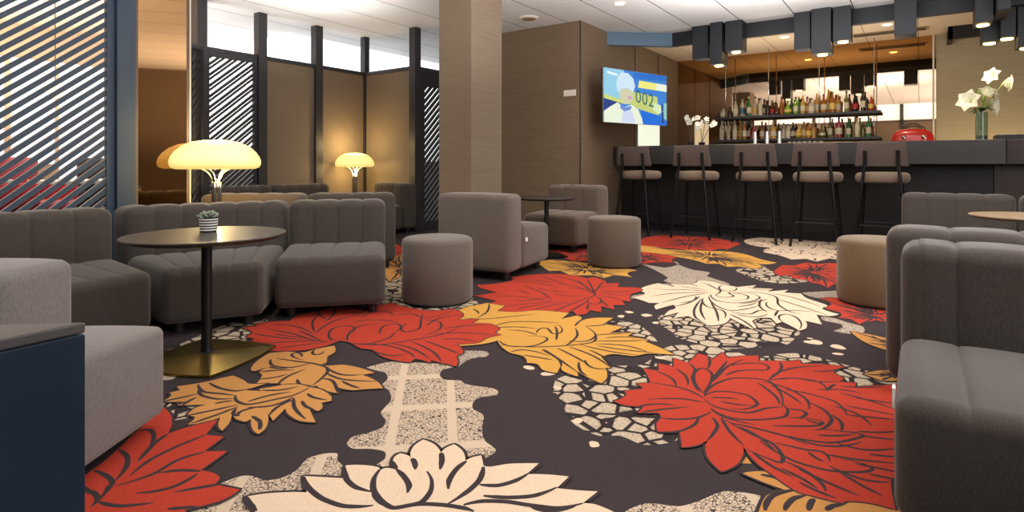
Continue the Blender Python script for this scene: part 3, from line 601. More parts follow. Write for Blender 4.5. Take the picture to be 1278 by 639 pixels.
# middle
f = Vector((.436, .9)).normalized(); l = Vector((-.9, .436)).normalized(); r1 = Vector((-.018, 4.386))
ci_ = [r1 + f * .80, r1 + f * .80 + l * .66, r1 + l * .66, r1]
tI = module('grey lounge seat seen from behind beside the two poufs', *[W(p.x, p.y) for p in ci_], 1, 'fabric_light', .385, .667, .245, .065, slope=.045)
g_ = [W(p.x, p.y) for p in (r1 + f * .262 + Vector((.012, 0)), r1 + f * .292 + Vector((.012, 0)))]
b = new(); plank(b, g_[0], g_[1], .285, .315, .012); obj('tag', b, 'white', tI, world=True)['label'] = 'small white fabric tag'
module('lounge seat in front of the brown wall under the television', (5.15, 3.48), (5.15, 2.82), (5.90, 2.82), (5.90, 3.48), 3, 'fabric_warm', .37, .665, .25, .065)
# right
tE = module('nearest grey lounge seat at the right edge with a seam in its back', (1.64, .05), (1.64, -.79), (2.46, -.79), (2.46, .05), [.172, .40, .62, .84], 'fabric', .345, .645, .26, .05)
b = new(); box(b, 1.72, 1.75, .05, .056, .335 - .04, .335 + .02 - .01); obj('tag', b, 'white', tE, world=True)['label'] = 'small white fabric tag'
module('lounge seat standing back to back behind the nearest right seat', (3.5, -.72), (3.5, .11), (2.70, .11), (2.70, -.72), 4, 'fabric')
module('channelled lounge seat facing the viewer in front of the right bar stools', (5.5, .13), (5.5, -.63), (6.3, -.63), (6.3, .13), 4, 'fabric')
module('lounge seat cut by the right edge of the photo beyond the right-hand round table', (5.5, -.66), (5.5, -1.4), (6.3, -1.4), (6.3, -.66), 4, 'fabric')

# poufs
def pouf(label, x, y, m='fabric_light', r=.233, h=.42):
    t = thing('pouf', label, 'pouf', (x, y, 0), 0, 'round fabric poufs')
    b = new(); lathe(b, [(r - .012, .015), (r, .03), (r, h - .03), (r - .007, h - .012), (r - .025, h - .001), (r - .10, h + .004), (0, h + .006)], seg=56); obj('upholstery', b, m, t, True)
    b = new(); lathe(b, [(r - .02, 0), (r - .02, .018)], seg=40); obj('base', b, 'black', t)
p = W(-.493, 3.84); pouf('grey round pouf left of the lounge seat seen from behind', *p)
p = W(.909, 5.18); pouf('taupe round pouf standing near the leftmost bar stool', *p, 'fabric_warm', .236, .43)
p = W(2.37, 3.76); pouf('tan round pouf at the back of the right-hand lounge seats', *p, 'fabric_tan', .233, .42)

# tables
def table(label, x, y, r, top='table_top', rot=0., h=.577, base='gold_sheen', bs=.30):
    t = thing('pedestal_table', label, 'table', (x, y, 0), 0, 'round pedestal tables')
    b = new(); lathe(b, [(r - .03, h - .022), (r - .004, h - .010), (r, h - .004), (r - .002, h), (0, h)], seg=72); obj('table_top', b, top, t)
    b = new(); lathe(b, [(.045, .028), (.026, .038), (.023, .05), (.023, h - .022)], seg=24); obj('pole', b, 'black_metal', t, True, angle=40)
    pts = []
    for k in range(4):
        a0, a1 = rot + k * PI / 2, rot + (k + 1) * PI / 2
        P0, P1 = Vector((math.cos(a0), math.sin(a0))) * bs, Vector((math.cos(a1), math.sin(a1))) * bs
        for j in range(8):
            s = j / 8; q = P0.lerp(P1, s); q *= 1 + .10 * math.sin(PI * s); pts.append(q)
    b = new(); prism(b, pts, 0.004, .014)
    bb = bmesh.new(); lo = [bb.verts.new((q.x, q.y, .014)) for q in pts]; hi = [bb.verts.new((q.x * .15, q.y * .15, .032)) for q in pts]; n = len(pts)
    for i in range(n): bb.faces.new((lo[i], lo[(i + 1) % n], hi[(i + 1) % n], hi[i]))
    bb.faces.new(hi); bmesh.ops.recalc_face_normals(bb, faces=bb.faces[:]); merge(b, bb)
    obj('base', b, base, t)
TL = W(-1.416, 2.69)
table('dark round pedestal table with the striped succulent pot', *TL, .345, rot=math.radians(-54.9 + 30))
table('small dark round table in front of the seat under the television', *W(.337, 5.67), .29, 'table_top', .2, base='black_metal', bs=.22)
table('dark round table with a tan-coloured reflection on top between the right-hand lounge seats', 4.86, -.6, .34, 'sheen_vent_tan', .2)
# succulent
sx, sy = W(-1.452, 2.775)
t = thing('potted_succulent', 'succulent in a black and white striped pot on the dark round table', 'potted plant', (sx, sy, .577))
b = new(); lathe(b, [(.036, 0), (.041, .07), (.037, .072), (.036, .06), (0, .06)], seg=32); pot = obj('pot', b, 'black', t, True, angle=40)
for k in range(5):
    b = new(); z = .008 + k * .0125; r = .0365 + z * .07
    lathe(b, [(r + .0008, z), (r + .0012, z + .006)], seg=32); obj('stripe', b, 'white', pot, True, angle=40)['label'] = 'white stripe'
b = new()
for k in range(26):
    a = k * 2.4; rr = .010 + .032 * (k / 26); z = .092 - .024 * (k / 26)
    bb = bmesh.new(); bmesh.ops.create_uvsphere(bb, u_segments=8, v_segments=6, radius=1)
    bmesh.ops.scale(bb, verts=bb.verts[:], vec=(.018, .009, .005)); bmesh.ops.rotate(bb, verts=bb.verts[:], cent=(0, 0, 0), matrix=Matrix.Rotation(-.55, 3, 'Y'))
    bmesh.ops.rotate(bb, verts=bb.verts[:], cent=(0, 0, 0), matrix=Matrix.Rotation(a, 3, 'Z')); bmesh.ops.translate(bb, verts=bb.verts[:], vec=(rr * math.cos(a), rr * math.sin(a), z)); merge(b, bb)
lathe(b, [(.034, .058), (.01, .085), (0, .088)], seg=16)
obj('leaves', b, 'leaf_grey', t, True)

# dark block bottom left
P1, P2, P3 = Vector((-.755, 1.03)), Vector((-1.25, .975)), Vector((-1.06, .514)); P4 = P3 + (P2 - P1)
t = thing('side_block', 'dark blue-grey metal block at the lower left corner of the photo', 'side table', W(*((P1 + P4) / 2), 0))
q = [W(*p) for p in (P1, P2, P4, P3)]
b = new(); prism(b, q, 0, .60, .003, 1); obj('body', b, noisy('block_metal', (26, 40, 56), (38, 54, 72), (3, 3, 2), .35, metal=.3), t, world=True)
b = new(); prism(b, q, .601, .62, .003, 1); obj('top', b, noisy('block_top', (64, 62, 62), (84, 78, 74), (4, 4, 4), .4), t, world=True)

# ------------------------------------------------------------------ lamps
def lamp(label, X, Y, s):
    x, y = W(X, Y); t = thing('mushroom_lamp', label, 'lamp', (x, y, 0), 0, 'glowing mushroom lamps')
    R = .312 * s; zb = .868
    b = new(); lathe(b, [(0, zb + .004), (R * .5, zb), (R * .86, zb - .004), (R * .96, zb + .008), (R * .995, zb + .03 * s), (R, zb + .055 * s), (R * .97, zb + .085 * s), (R * .89, zb + .125 * s), (R * .74, zb + .168 * s), (R * .54, zb + .198 * s), (R * .3, zb + .212 * s), (0, zb + .214 * s)], seg=72, lobes=4, lobe=.06)
    obj('lamp_shade', b, 'lamp_shade', t, True)
    for k in range(4):
        a = k * PI / 2 + .55; c, s_ = math.cos(a), math.sin(a)
        pts = [(.028 * c, .028 * s_, .02), (.028 * c, .028 * s_, .72), (.034 * c, .034 * s_, .775), (.055 * c, .055 * s_, .82), (.09 * c, .09 * s_, .85), (.13 * c, .13 * s_, .866)]
        pp = [tuple(v) for v in catmull(pts, 4)]
        b = new(); tube(b, pp, .011, 10, .013); obj('stem', b, 'chrome', t, True)
    b = new(); lathe(b, [(.12, 0), (.12, .012), (.06, .022), (0, .024)], seg=40); obj('base', b, 'chrome', t, True, angle=30)
    L = bpy.data.lights.new('lamp_bulb', 'POINT'); L.energy = 16; L.color = (1, .72, .32); L.shadow_soft_size = .05
    o = bpy.data.objects.new('lamp_bulb', L); COL.objects.link(o); o.location = (x, y, .80)
    L = bpy.data.lights.new('lamp_bulb', 'POINT'); L.energy = 12; L.color = (1, .72, .32); L.shadow_soft_size = .05
    o = bpy.data.objects.new('lamp_bulb', L); COL.objects.link(o); o.location = (x, y, 1.16)
def catmull(P, n):
    P = [Vector(p) for p in P]; out = []
    for i in range(len(P) - 1):
        p0, p1, p2, p3 = P[max(i - 1, 0)], P[i], P[i + 1], P[min(i + 2, len(P) - 1)]
        for k in range(n):
            t = k / n
            out.append(.5 * ((2 * p1) + (p2 - p0) * t + (2 * p0 - 5 * p1 + 4 * p2 - p3) * t * t + (3 * p1 - p0 - 3 * p2 + p3) * t ** 3))
    out.append(P[-1]); return out
lamp('large glowing mushroom-shaded lamp on chrome stems behind the wedge seat', -2.24, 4.40, 1.0)
lamp('small far glowing mushroom-shaded lamp in the partition corner', -2.135, 7.88, .86)

# ------------------------------------------------------------------ television
yl, yr = 7.28, 8.03
tl, tr = Vector(W((753 - HX) / F * yl, yl)), Vector(W((831.3 - HX) / F * yr, yr))
d = (tr - tl).normalized(); n = Vector((d.y, -d.x)); wt = (tr - tl).length
if n.dot(-tl) < 0: n = -n
t = thing('television', 'wall-mounted television showing a blurred person and yellow banner', 'television', (tl.x, tl.y, 1.43))
def tvp(u, v, o): q = tl + d * (u * wt) + n * o; return (q.x, q.y, 1.432 + v * .686)
def tvpoly(pts, o):
    b = new(); vs_ = [b.verts.new(tvp(u, v, o)) for u, v in pts]; b.faces.new(vs_); b.normal_update()
    if b.faces[:][0].normal.dot(Vector((n.x, n.y, 0))) < 0: bmesh.ops.reverse_faces(b, faces=b.faces[:])
    bmesh.ops.triangulate(b, faces=b.faces[:]); return b
b = new(); prism(b, [tl + n * 0, tr + n * 0, tr - n * .045, tl - n * .045], 1.432, 2.118, .004, 1); obj('housing', b, 'black', t, world=True)
b = new()
for a_, c_ in (((-.004, -.006), (1.004, .008)), ((-.004, .992), (1.004, 1.006)), ((-.004, 0), (.006, 1)), ((.994, 0), (1.004, 1))):
    q0, q1 = tvp(*a_, .004), tvp(*c_, .004)
    prism(b, [Vector(q0[:2]), Vector(q1[:2]), Vector(q1[:2]) - n * .012, Vector(q0[:2]) - n * .012], q0[2], q1[2])
obj('bezel', b, 'steel', t, world=True)
def em(name, c, e=.85): return mat(name, c, .3, emit=e, ecol=c, spec=.2)
for c in ('base_color',): pass
def dimbase(m): m.node_tree.nodes['Principled BSDF'].inputs['Base Color'].default_value = (.01, .01, .01, 1); return m
SCR = [([(0, 0), (1, 0), (1, 1), (0, 1)], (60, 130, 210)),
       ([(0, .5), (.3, .42), (.3, 1), (0, 1)], (150, 205, 228)), ([(.05, .9), (.2, .87), (.2, .91), (.05, .95)], (225, 245, 250)),
       ([(0, .22), (.25, .32), (.25, .44), (0, .5)], (44, 62, 130)), ([(0, .44), (.3, .36), (.3, .42), (0, .52)], (206, 216, 120)),
       ([(.45, .98), (1, 1), (1, .9), (.45, .86)], (38, 110, 200)),
       ([(.4, .62), (.84, .56), (.86, .2), (.55, .28), (.4, .36)], (196, 206, 120)),
       ([(.54, .84), (1, .82), (1, .68), (.52, .70)], (240, 232, 130)), ([(.82, .82), (1, .82), (1, .68), (.82, .69)], (236, 240, 220)),
       ([(.57, .28), (.8, .2), (1, .12), (1, 0), (.57, 0)], (30, 110, 215)), ([(.78, .44), (.9, .4), (.95, .28), (.86, .22), (.76, .3)], (214, 232, 190)),
       ([(.90, .42), (.93, .42), (.95, .04), (.92, .04)], (40, 70, 130)), ([(.95, .45), (1, .45), (1, .1), (.95, .14)], (150, 196, 190)),
       ([(0, 0), (0, .2), (.1, .3), (.2, .38), (.3, .30), (.42, .36), (.52, .28), (.58, .12), (.6, 0)], (232, 240, 216)),
       ([(.24, .36), (.32, .30), (.42, .34), (.40, .26), (.3, .22), (.24, .28)], (110, 140, 215)), ([(.26, .02), (.28, .22), (.42, .24), (.48, .02)], (206, 214, 240)),
       ([(.24, .44), (.3, .36), (.38, .36), (.43, .44), (.44, .6), (.38, .66), (.26, .64), (.23, .56)], (208, 206, 170)), ([(.35, .46), (.42, .46), (.42, .52), (.36, .52)], (206, 160, 196)),
       ([(.19, .62), (.22, .56), (.25, .64), (.36, .66), (.44, .60), (.47, .72), (.44, .86), (.36, .95), (.26, .95), (.2, .86), (.18, .72)], (206, 228, 244))]
scr = None
for i, (p_, c_) in enumerate(SCR):
    m_ = dimbase(em('screen_%d' % i, c_, .95))
    o_ = obj('screen' if i == 0 else 'screen_picture', tvpoly(p_, .006 + i * .0004), m_, t if i == 0 else scr, world=(i == 0))
    if i == 0: scr = o_
    else: bpy.data.objects[o_.name].data.transform(Matrix.Translation(-Vector(t.location)))
tx = bpy.data.curves.new('txt', 'FONT'); tx.body = '002'; tx.size = .24; tx.space_character = 1.08
to = bpy.data.objects.new('txt', tx); COL.objects.link(to)
dg = bpy.context.evaluated_depsgraph_get(); me = bpy.data.meshes.new_from_object(to.evaluated_get(dg)); bpy.data.objects.remove(to)
me.materials.clear(); me.materials.append(dimbase(em('screen_digits', (38, 110, 116), .8)))
q = Vector(tvp(.47, .42, .016)) - Vector(t.location)
me.transform(Matrix.Translation(q) @ Matrix(((d.x, 0, n.x, 0), (d.y, 0, n.y, 0), (-.14, 1, 0, 0), (0, 0, 0, 1))))
o_ = bpy.data.objects.new('screen_digits', me); COL.objects.link(o_); o_.parent = scr
mid = (tl + tr) / 2 - n * .045
b = new(); tube(b, [(mid.x, mid.y, 1.78), (mid.x + .1, 3.3, 1.78), (7.35, 3.54, 1.78)], .022); obj('wall_arm', b, 'black_metal', t, True, True)
b = new(); box(b, 7.25, 7.45, 3.525, 3.548, 1.65, 1.9); obj('wall_plate', b, 'black_metal', t, world=True)
# pale lit panel under it, switch plate
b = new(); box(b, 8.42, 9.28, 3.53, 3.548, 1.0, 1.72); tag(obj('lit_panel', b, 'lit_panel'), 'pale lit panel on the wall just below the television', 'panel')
t = thing('switch_plate', 'small white double switch plate on the brown wall left of the television', 'switch', (6.565, 3.70, 1.82))
b = new(); box(b, -.006, 0.003, -.09, .09, -.04, .04, .003); obj('plate', b, 'plastic_white', t)
for s in (-.045, .045):
    b = new(); box(b, -.010, -.005, s - .036, s + .036, -.03, .03, .002); obj('rocker', b, 'plastic_white', t)

# ------------------------------------------------------------------ bar
t = thing('bar_counter', 'long dark bar counter with an overhanging top band', 'bar counter', (7.8, 1.4, 0))
b = new(); box(b, 7.50, 8.15, -.70, 3.50, .90, 1.15, .004, 1); obj('counter_top', b, 'bar_top', t, world=True)
b = new(); box(b, 7.72, 8.05, -.62, 3.46, .08, .90); obj('front_panel', b, 'bar_dark', t, world=True)
b = new(); box(b, 7.76, 8.05, -.6, 3.46, 0, .08); obj('plinth', b, 'black', t, world=True)
b = new(); box(b, 7.55, 8.15, -2.2, -.705, .90, 1.148, .004, 1); obj('counter_top', b, 'bar_brown', t, world=True)
b = new(); box(b, 7.70, 8.05, -2.2, -.625, 0, .90); obj('front_panel', b, 'bar_brown', t, world=True)
b = new(); box(b, 7.68, 8.02, -1.5, -.64, 1.15, 1.205, .01); tag(obj('tray', b, 'black'), 'low black tray on the bar counter right of the lilies', 'tray')
b = new(); box(b, 9.75, 10.2, -.15, 3.4, 0, .95, .003, 1); tag(obj('back_counter', b, 'bar_dark'), 'dark low counter along the mirror under the bottle shelves', 'counter')

# stools
S0 = thing('bar_stool', 'tmp', 'bar stool', (7.2, .32, 0), 0, 'bar stools along the counter')
def superell(rx, ry, n=4, seg=36):
    o = []
    for k in range(seg):
        a = 2 * PI * k / seg; c, s = math.cos(a), math.sin(a)
        o.append((rx * math.copysign(abs(c) ** (2 / n), c), ry * math.copysign(abs(s) ** (2 / n), s)))
    return o
b = bmesh.new(); rings = []
for k, (sc, z) in enumerate(((.80, .705), (.90, .708), (.97, .725), (1, .755), (.985, .785), (.93, .805), (.80, .815), (.4, .82))):
    rings.append([b.verts.new((.02 + x * sc, y * sc, z)) for x, y in superell(.215, .245, 3.2)])
for a_, c_ in zip(rings, rings[1:]):
    for k in range(36): b.faces.new((a_[k], a_[(k + 1) % 36], c_[(k + 1) % 36], c_[k]))
b.faces.new(rings[0][::-1]); b.faces.new(rings[-1])
obj('seat', b, 'seat_taupe', S0, True)
bb = new(); prism(bb, [(-.235, 0), (.235, 0), (.21, .25), (-.21, .25)], -.018, .018, .012, 3)
bmesh.ops.transform(bb, matrix=Matrix.Translation((-.190, 0, .875)) @ Matrix(((0, -.12, 1, 0), (1, 0, 0, 0), (0, 1, .0, 0), (0, 0, 0, 1))), verts=bb.verts[:])
bmesh.ops.recalc_face_normals(bb, faces=bb.faces[:]); obj('backrest', bb, 'back_taupe', S0, True, angle=50)
for s in (-1, 1):
    b = new(); tube(b, [(-.255, .235 * s, 0), (-.222, .150 * s, .86), (-.225, .142 * s, .91), (-.243, .14 * s, 1.04)], .016); obj('leg', b, 'black_metal', S0, True, angle=60)
    b = new(); tube(b, [(.23, .215 * s, 0), (.13, .165 * s, .715)], .016); obj('leg', b, 'black_metal', S0, True, angle=60)
b = new(); z = .27
c4 = [(-.2446, -.208, z), (-.2446, .208, z), (.192, .196, z), (.192, -.196, z)]
for i in range(4): tube(b, [c4[i], c4[(i + 1) % 4]], .006, 8)
obj('footrest', b, 'black_metal', S0)
b = new(); box(b, -.15, .15, -.16, .16, .692, .707); obj('seat_frame', b, 'black_metal', S0)
names = ['taupe bar stool nearest the television, first from the left', 'taupe bar stool second from the left along the bar', 'taupe bar stool in the middle of the five at the bar', 'taupe bar stool second from the right along the bar', 'rightmost taupe bar stool, partly hidden behind the tan pouf']
S0['label'] = names[4]
for nm, y, rz in zip(names[:4], (3.0, 2.26, 1.54, .925), (-.05, -.02, .02, .0)): dup(S0, (7.2, y, 0), rz, nm)

# shelves with cords, bottles
for nm, z in (('upper', 1.685), ('lower', 1.305)):
    y0, y1 = .46, 2.80
    t = thing('bottle_shelf', nm + ' dark shelf of bottles hung in front of the bar mirror', 'shelf', (10.02, 1.6, z), 0, 'bottle shelves behind the bar')
    b = new(); box(b, 9.90, 10.15, y0, y1, z - .04, z, .003, 1); obj('board', b, 'frame_dark', t, world=True)
    top = ZC if nm == 'upper' else 1.645
    for px in (906, 959.5, 1022.5, 1091):
        yy, _ = on_x(px, 9.93)
        b = new(); tube(b, [(9.915, yy, z), (9.915, yy, top)], .007, 8); obj('cord', b, 'steel', t, True, True)
yy, _ = on_x(1167, 10.14)
b = new(); tube(b, [(10.15, -.16, .95), (10.15, -.16, ZC)], .012, 8); struct('trim_%d' % tn, b, 'plastic_white'); tn += 1
ORD = ['first', 'second', 'third', 'fourth', 'fifth', 'sixth', 'seventh', 'eighth', 'ninth', 'tenth', 'eleventh', 'twelfth', 'thirteenth', 'fourteenth', 'fifteenth', 'sixteenth', 'seventeenth', 'eighteenth', 'nineteenth', 'twentieth', 'twenty-first', 'twenty-second', 'twenty-third', 'twenty-fourth', 'twenty-fifth', 'twenty-sixth', 'twenty-seventh', 'twenty-eighth', 'twenty-ninth', 'thirtieth']
CNAME = dict(clear='clear glass', amber='amber', gold='golden', green='green', dkgreen='dark green', lime='lime green', black='black', brown='brown', olive='olive green', red='red', pink='dark pink', cream='cream', coral='coral red')
PROF = dict(wine=[(.30, 0), (.36, .01), (.36, .55), (.32, .63), (.16, .74), (.125, .80), (.12, 1)],
            spirit=[(.42, 0), (.46, .01), (.46, .62), (.40, .68), (.16, .74), (.14, .80), (.14, 1)],
            round=[(.36, 0), (.50, .06), (.54, .25), (.48, .45), (.26, .60), (.15, .68), (.14, 1)],
            cone=[(.42, 0), (.46, .02), (.44, .30), (.30, .60), (.16, .80), (.14, 1)])
def bottle(px, ytop, z, kind, colr, lab, label, group, wpx=7.8, x=10.02):
    yy, Y = on_x(px, x); h = zat(ytop, Y) - z; R = wpx / F * Y
    root = None
    b = new(); lathe(b, [(r * R, q * h) for r, q in PROF[kind]], seg=18)
    root = obj('bottle', b, 'glass_' + colr, None, True, angle=50); root.location = (x, yy, z); tag(root, label, 'bottle', group)
    rm = max(r for r, q in PROF[kind]) * R
    if lab:
        b = new(); q0, q1 = (.16, .46) if kind != 'round' else (.18, .36)
        lathe(b, [(rm * 1.015, q0 * h), (rm * 1.015, q1 * h)], seg=18); obj('label', b, lab, root, True, angle=40)
    b = new(); lathe(b, [(.15 * R, .93 * h), (.15 * R, 1.012 * h)], seg=12); obj('cap', b, 'black' if colr not in ('green', 'coral', 'gold') else 'label_gold', root, True, angle=40)
LC, LG, LR, LB = 'label_cream', 'label_gold', 'label_red', 'label_blue'
UP = [(903,134,'spirit','clear',LC),(911,134,'wine','brown',0),(918,124,'wine','clear',LC),(926.5,122,'wine','clear',LB),(934.5,121,'wine','green',LC),(942.5,121,'wine','clear',LG),(949,123,'wine','clear',0),(954,124,'wine','black',LC),(958,125.5,'wine','black',0),(963.5,126,'spirit','brown',LR),(969.5,129,'cone','brown',0),(975.5,121,'cone','amber',0),(983,126,'round','lime',LG),(988,123,'wine','dkgreen',0),(993,121,'wine','lime',LC),(997,121,'wine','green',0),(1002,119.5,'wine','gold',LC),(1007.5,121,'wine','amber',LG),(1013,123,'spirit','clear',LC),(1019.5,117,'spirit','gold',LC),(1028,118,'spirit','amber',LC),(1034,112,'cone','gold',LC),(1039,115,'spirit','amber',LG),(1045.5,118,'spirit','gold',LC),(1056.5,114,'wine','olive',LC),(1067,117,'cone','black',LR),(1077,111,'wine','black',LC),(1081.5,122,'wine','dkgreen',0),(1087.5,120,'cone','coral',LG)]
LO = [(901,149,'wine','clear',LC),(909,149,'wine','clear',LC),(917,149,'wine','clear',LC),(924,150,'wine','gold',LG),(929,150,'wine','amber',LC),(935,150,'wine','black',LC),(940,155,'spirit','red',0),(951,152,'wine','amber',LC),(965,152,'spirit','gold',LC),(978,154,'wine','clear',0),(983.5,155,'wine','clear',LC),(990,153,'wine','black',LC),(997,154,'round','gold',LG),(1003.5,152,'spirit','gold',LC),(1009,153,'spirit','amber',LG),(1015,153,'spirit','gold',0),(1025.5,156,'round','olive',LC),(1036,147,'wine','olive',LC),(1047,146,'spirit','pink',LC),(1059,147,'wine','green',LC),(1070,145,'wine','cream',LC),(1077,155,'wine','olive',0),(1084,145,'wine','green',LC)]
for nm, lst, z in (('upper', UP, 1.685), ('lower', LO, 1.305)):
    for i, (px, yt, kd, cl_, lb) in enumerate(lst):
        pre = CNAME[cl_] + (' bottle with a pale label, ' if lb == LC else ' bottle with a coloured label, ' if lb else ' unlabelled bottle, ')
        bottle(px, yt, z + .001, kd, cl_, lb, pre + ORD[i] + ' from the left on the ' + nm + ' bar shelf', 'bottles on the %s bar shelf' % nm, x=9.995 + .085 * (i % 2))
# steel taps on the bar
for i, px in enumerate((942.5, 957.5, 973)):
    yy, Y = on_x(px, 8.05); t = thing('beer_tap', 'steel cylindrical tap column on the bar, %s of three from the left' % ORD[i], 'tap', (8.05, yy, 1.15), 0, 'steel taps on the bar')
    b = new(); lathe(b, [(.03, 0), (.024, .012), (.024, .165), (.020, .175), (0, .178)], seg=20); obj('column', b, 'steel', t, True, angle=40)
    b = new(); tube(b, [(.0, 0, .13), (.07, 0, .135), (.085, 0, .10)], .008, 8); obj('spout', b, 'chrome', t, True)
    b = new(); lathe(b, [(.008, .175), (.011, .2), (.006, .205)], seg=12); obj('handle', b, 'black', t, True)
# glasses on the back counter
for i, px in enumerate((987, 993, 999, 1005, 1011, 1018, 1026)):
    yy, Y = on_x(px, 9.95); b = new(); lathe(b, [(.024, 0), (.029, .30), (.027, .30), (.022, .01), (0, .01)], seg=16)
    o = obj('tall_glass', b, 'glass_clear', None, True, angle=40); o.location = (9.84, yy, .951); tag(o, 'tall clear glass, %s from the left under the lower bar shelf' % ORD[i], 'glass', 'glasses under the lower bar shelf')
# red machine
yy, Y = on_x(1139, 9.95); t = thing('red_machine', 'rounded red machine with a thin black arched handle behind the bar', 'machine', (9.95, yy, .95))
b = new(); bb = bmesh.new(); bmesh.ops.create_uvsphere(bb, u_segments=28, v_segments=14, radius=1)
for v in bb.verts:
    c_ = v.co; v.co = Vector((math.copysign(abs(c_.x) ** .6, c_.x) * .14, math.copysign(abs(c_.y) ** .55, c_.y) * .25, .26 + math.copysign(abs(c_.z) ** .7, c_.z) * .19))
merge(b, bb); obj('body', b, 'red_enamel', t, True)
b = new(); box(b, -.1, .1, -.2, .2, 0, .09, .01); obj('foot', b, 'black', t)
b = new(); tube(b, catmull([(-.02, .12, .42), (-.02, .08, .50), (-.02, -.02, .52), (-.02, -.12, .47), (-.02, -.16, .42)], 5), .008, 8); obj('handle', b, 'black', t, True)
for s in (-.13, .1):
    bb = bmesh.new(); bmesh.ops.create_uvsphere(bb, u_segments=14, v_segments=8, radius=.032); bmesh.ops.translate(bb, verts=bb.verts[:], vec=(-.14, s, .33)); obj('dial', bb, 'chrome', t, True)
# vase and lilies
vy, vY = on_x(1225, 7.85); VX = 7.85
t = thing('glass_vase', 'tall clear glass cylinder vase with lilies on the bar', 'vase', (VX, vy, 1.15))
b = new(); lathe(b, [(.052, 0), (.052, .30), (.049, .30), (.049, .012), (0, .012)], seg=32); obj('cylinder', b, 'glass_vase', t, True, angle=40)
b = new(); lathe(b, [(.046, .014), (.046, .05), (0, .052)], seg=24); obj('dark_filling', b, 'tint_dark', t, True, angle=40)['label'] = 'dark green filling'
rgt = Vector((SA, -CA, 0)); fwd = Vector((CA, SA, 0))
def blossom(b, c, ax, R, n=6):
    ax = Vector(ax).normalized(); u = ax.orthogonal().normalized(); w = ax.cross(u)
    for k in range(n):
        a = 2 * PI * k / n; o = u * math.cos(a) + w * math.sin(a); s_ = ax.cross(o); bb = bmesh.new(); rows = []
        for i in range(7):
            q = i / 6; cen = Vector(c) + ax * (R * (.0 + .95 * q - .35 * q ** 3)) + o * (R * (.08 + .25 * q + .75 * q ** 3)); hw = R * .60 * math.sin(PI * min(1, .12 + .88 * q)) ** .8 + .001
            lift = ax * (hw * .25)
            rows.append([bb.verts.new(cen - s_ * hw + lift), bb.verts.new(cen), bb.verts.new(cen + s_ * hw + lift)])
        for r0, r1_ in zip(rows, rows[1:]):
            for j in range(2): bb.faces.new((r0[j], r0[j + 1], r1_[j + 1], r1_[j]))
        merge(b, bb)
def vat(px, py): return Vector((VX, vy, 1.15)) + rgt * ((px - 1225) / F * vY) + Vector((0, 0, zat(py, vY) - 1.15))
LIL = [((1210, 126), (-1, -.5, .3), 'lower left'), ((1238, 131), (.5, -.8, 0), 'lower right'), ((1233, 116), (.5, .2, .7), 'middle'), ((1238, 95), (-.9, -.3, .35), 'topmost'), ((1258, 104), (.95, -.4, -.1), 'rightmost')]
for (pp, ax, nm) in LIL:
    c = vat(*pp); a3 = rgt * ax[0] + fwd * ax[1] + Vector((0, 0, ax[2]))
    t = thing('lily', '%s white lily blossom in the glass vase on the bar' % nm, 'flower', (VX, vy, 1.26), 0, 'white lilies in the vase')
    b = new(); blossom(b, c - a3.normalized() * .04, a3, .115 if nm in ('lower left', 'lower right') else .09); obj('blossom', b, 'petal_lily', t, True, True)
    b = new(); s0 = Vector((VX, vy, 1.26)) + rgt * random.uniform(-.02, .02); mid = Vector((VX, vy, 1.44)) + (c - Vector((VX, vy, 1.44))) * .35 + Vector((0, 0, .02))
    tube(b, catmull([s0, Vector((VX, vy, 1.44)), mid, c - a3.normalized() * .04], 5), .006, 8); obj('stem', b, 'stem_green', t, True, True)
    if nm in ('middle', 'lower left', 'lower right'):
        b = new()
        for k in range(7):
            a = k * .9 + len(nm); dirv = rgt * math.cos(a) + fwd * math.sin(a); base = Vector((VX, vy, 1.45)); tip = base + dirv * .13 + Vector((0, 0, random.uniform(-.02, .05))); m_ = (base + tip) / 2 + Vector((0, 0, .03)); s_ = dirv.cross(Vector((0, 0, 1))) * .018
            v_ = [b.verts.new(base), b.verts.new(m_ - s_), b.verts.new(tip), b.verts.new(m_ + s_)]; b.faces.new(v_)
        obj('leaves', b, 'leaf', t, False, True)
    for k in range(3 if nm == 'middle' else 0):
        bb = bmesh.new(); bmesh.ops.create_uvsphere(bb, u_segments=10, v_segments=8, radius=1); bmesh.ops.scale(bb, verts=bb.verts[:], vec=(.016, .016, .035)); q = vat(1222 + k * 5, 116 + k * 8); bmesh.ops.translate(bb, verts=bb.verts[:], vec=q); obj('bud', bb, 'stem_green', t, True, True)
# orchids on the far end of the bar
for i, (px, tops) in enumerate(((862, ((857, 148), (863, 152), (869, 147))), (876, ((874, 157), (881, 150), (890, 154))))):
    yy, Y = on_x(px, 7.95); t = thing('orchid', ['white orchid on thin stems at the left end of the bar', 'second white orchid, closer to the bottle shelves'][i], 'orchid', (7.95, yy, 1.15), 0, 'orchids on the bar')
    b = new(); lathe(b, [(.035, 0), (.045, .05), (.04, .05), (0, .045)], seg=20); obj('pot', b, 'black', t, True, angle=40)
    for (qx, qy) in tops:
        c = Vector((7.95, yy, 1.15)) + rgt * ((qx - px) / F * Y) + Vector((0, 0, zat(qy, Y) - 1.15))
        b = new(); s0 = Vector((7.95, yy, 1.19)); tube(b, catmull([s0, s0.lerp(c, .55) + Vector((0, 0, .03)), c], 6), .004, 6); obj('stem', b, 'stem_dark', t, True, True)
        b = new()
        for k in range(4):
            cc_ = c + rgt * random.uniform(-.04, .04) + Vector((0, 0, random.uniform(-.03, .03)))
            blossom(b, cc_, Vector((-1, random.uniform(-.6, .6), random.uniform(-.2, .4))), .035, 5)
        obj('blossoms', b, 'petal_white', t, True, True)

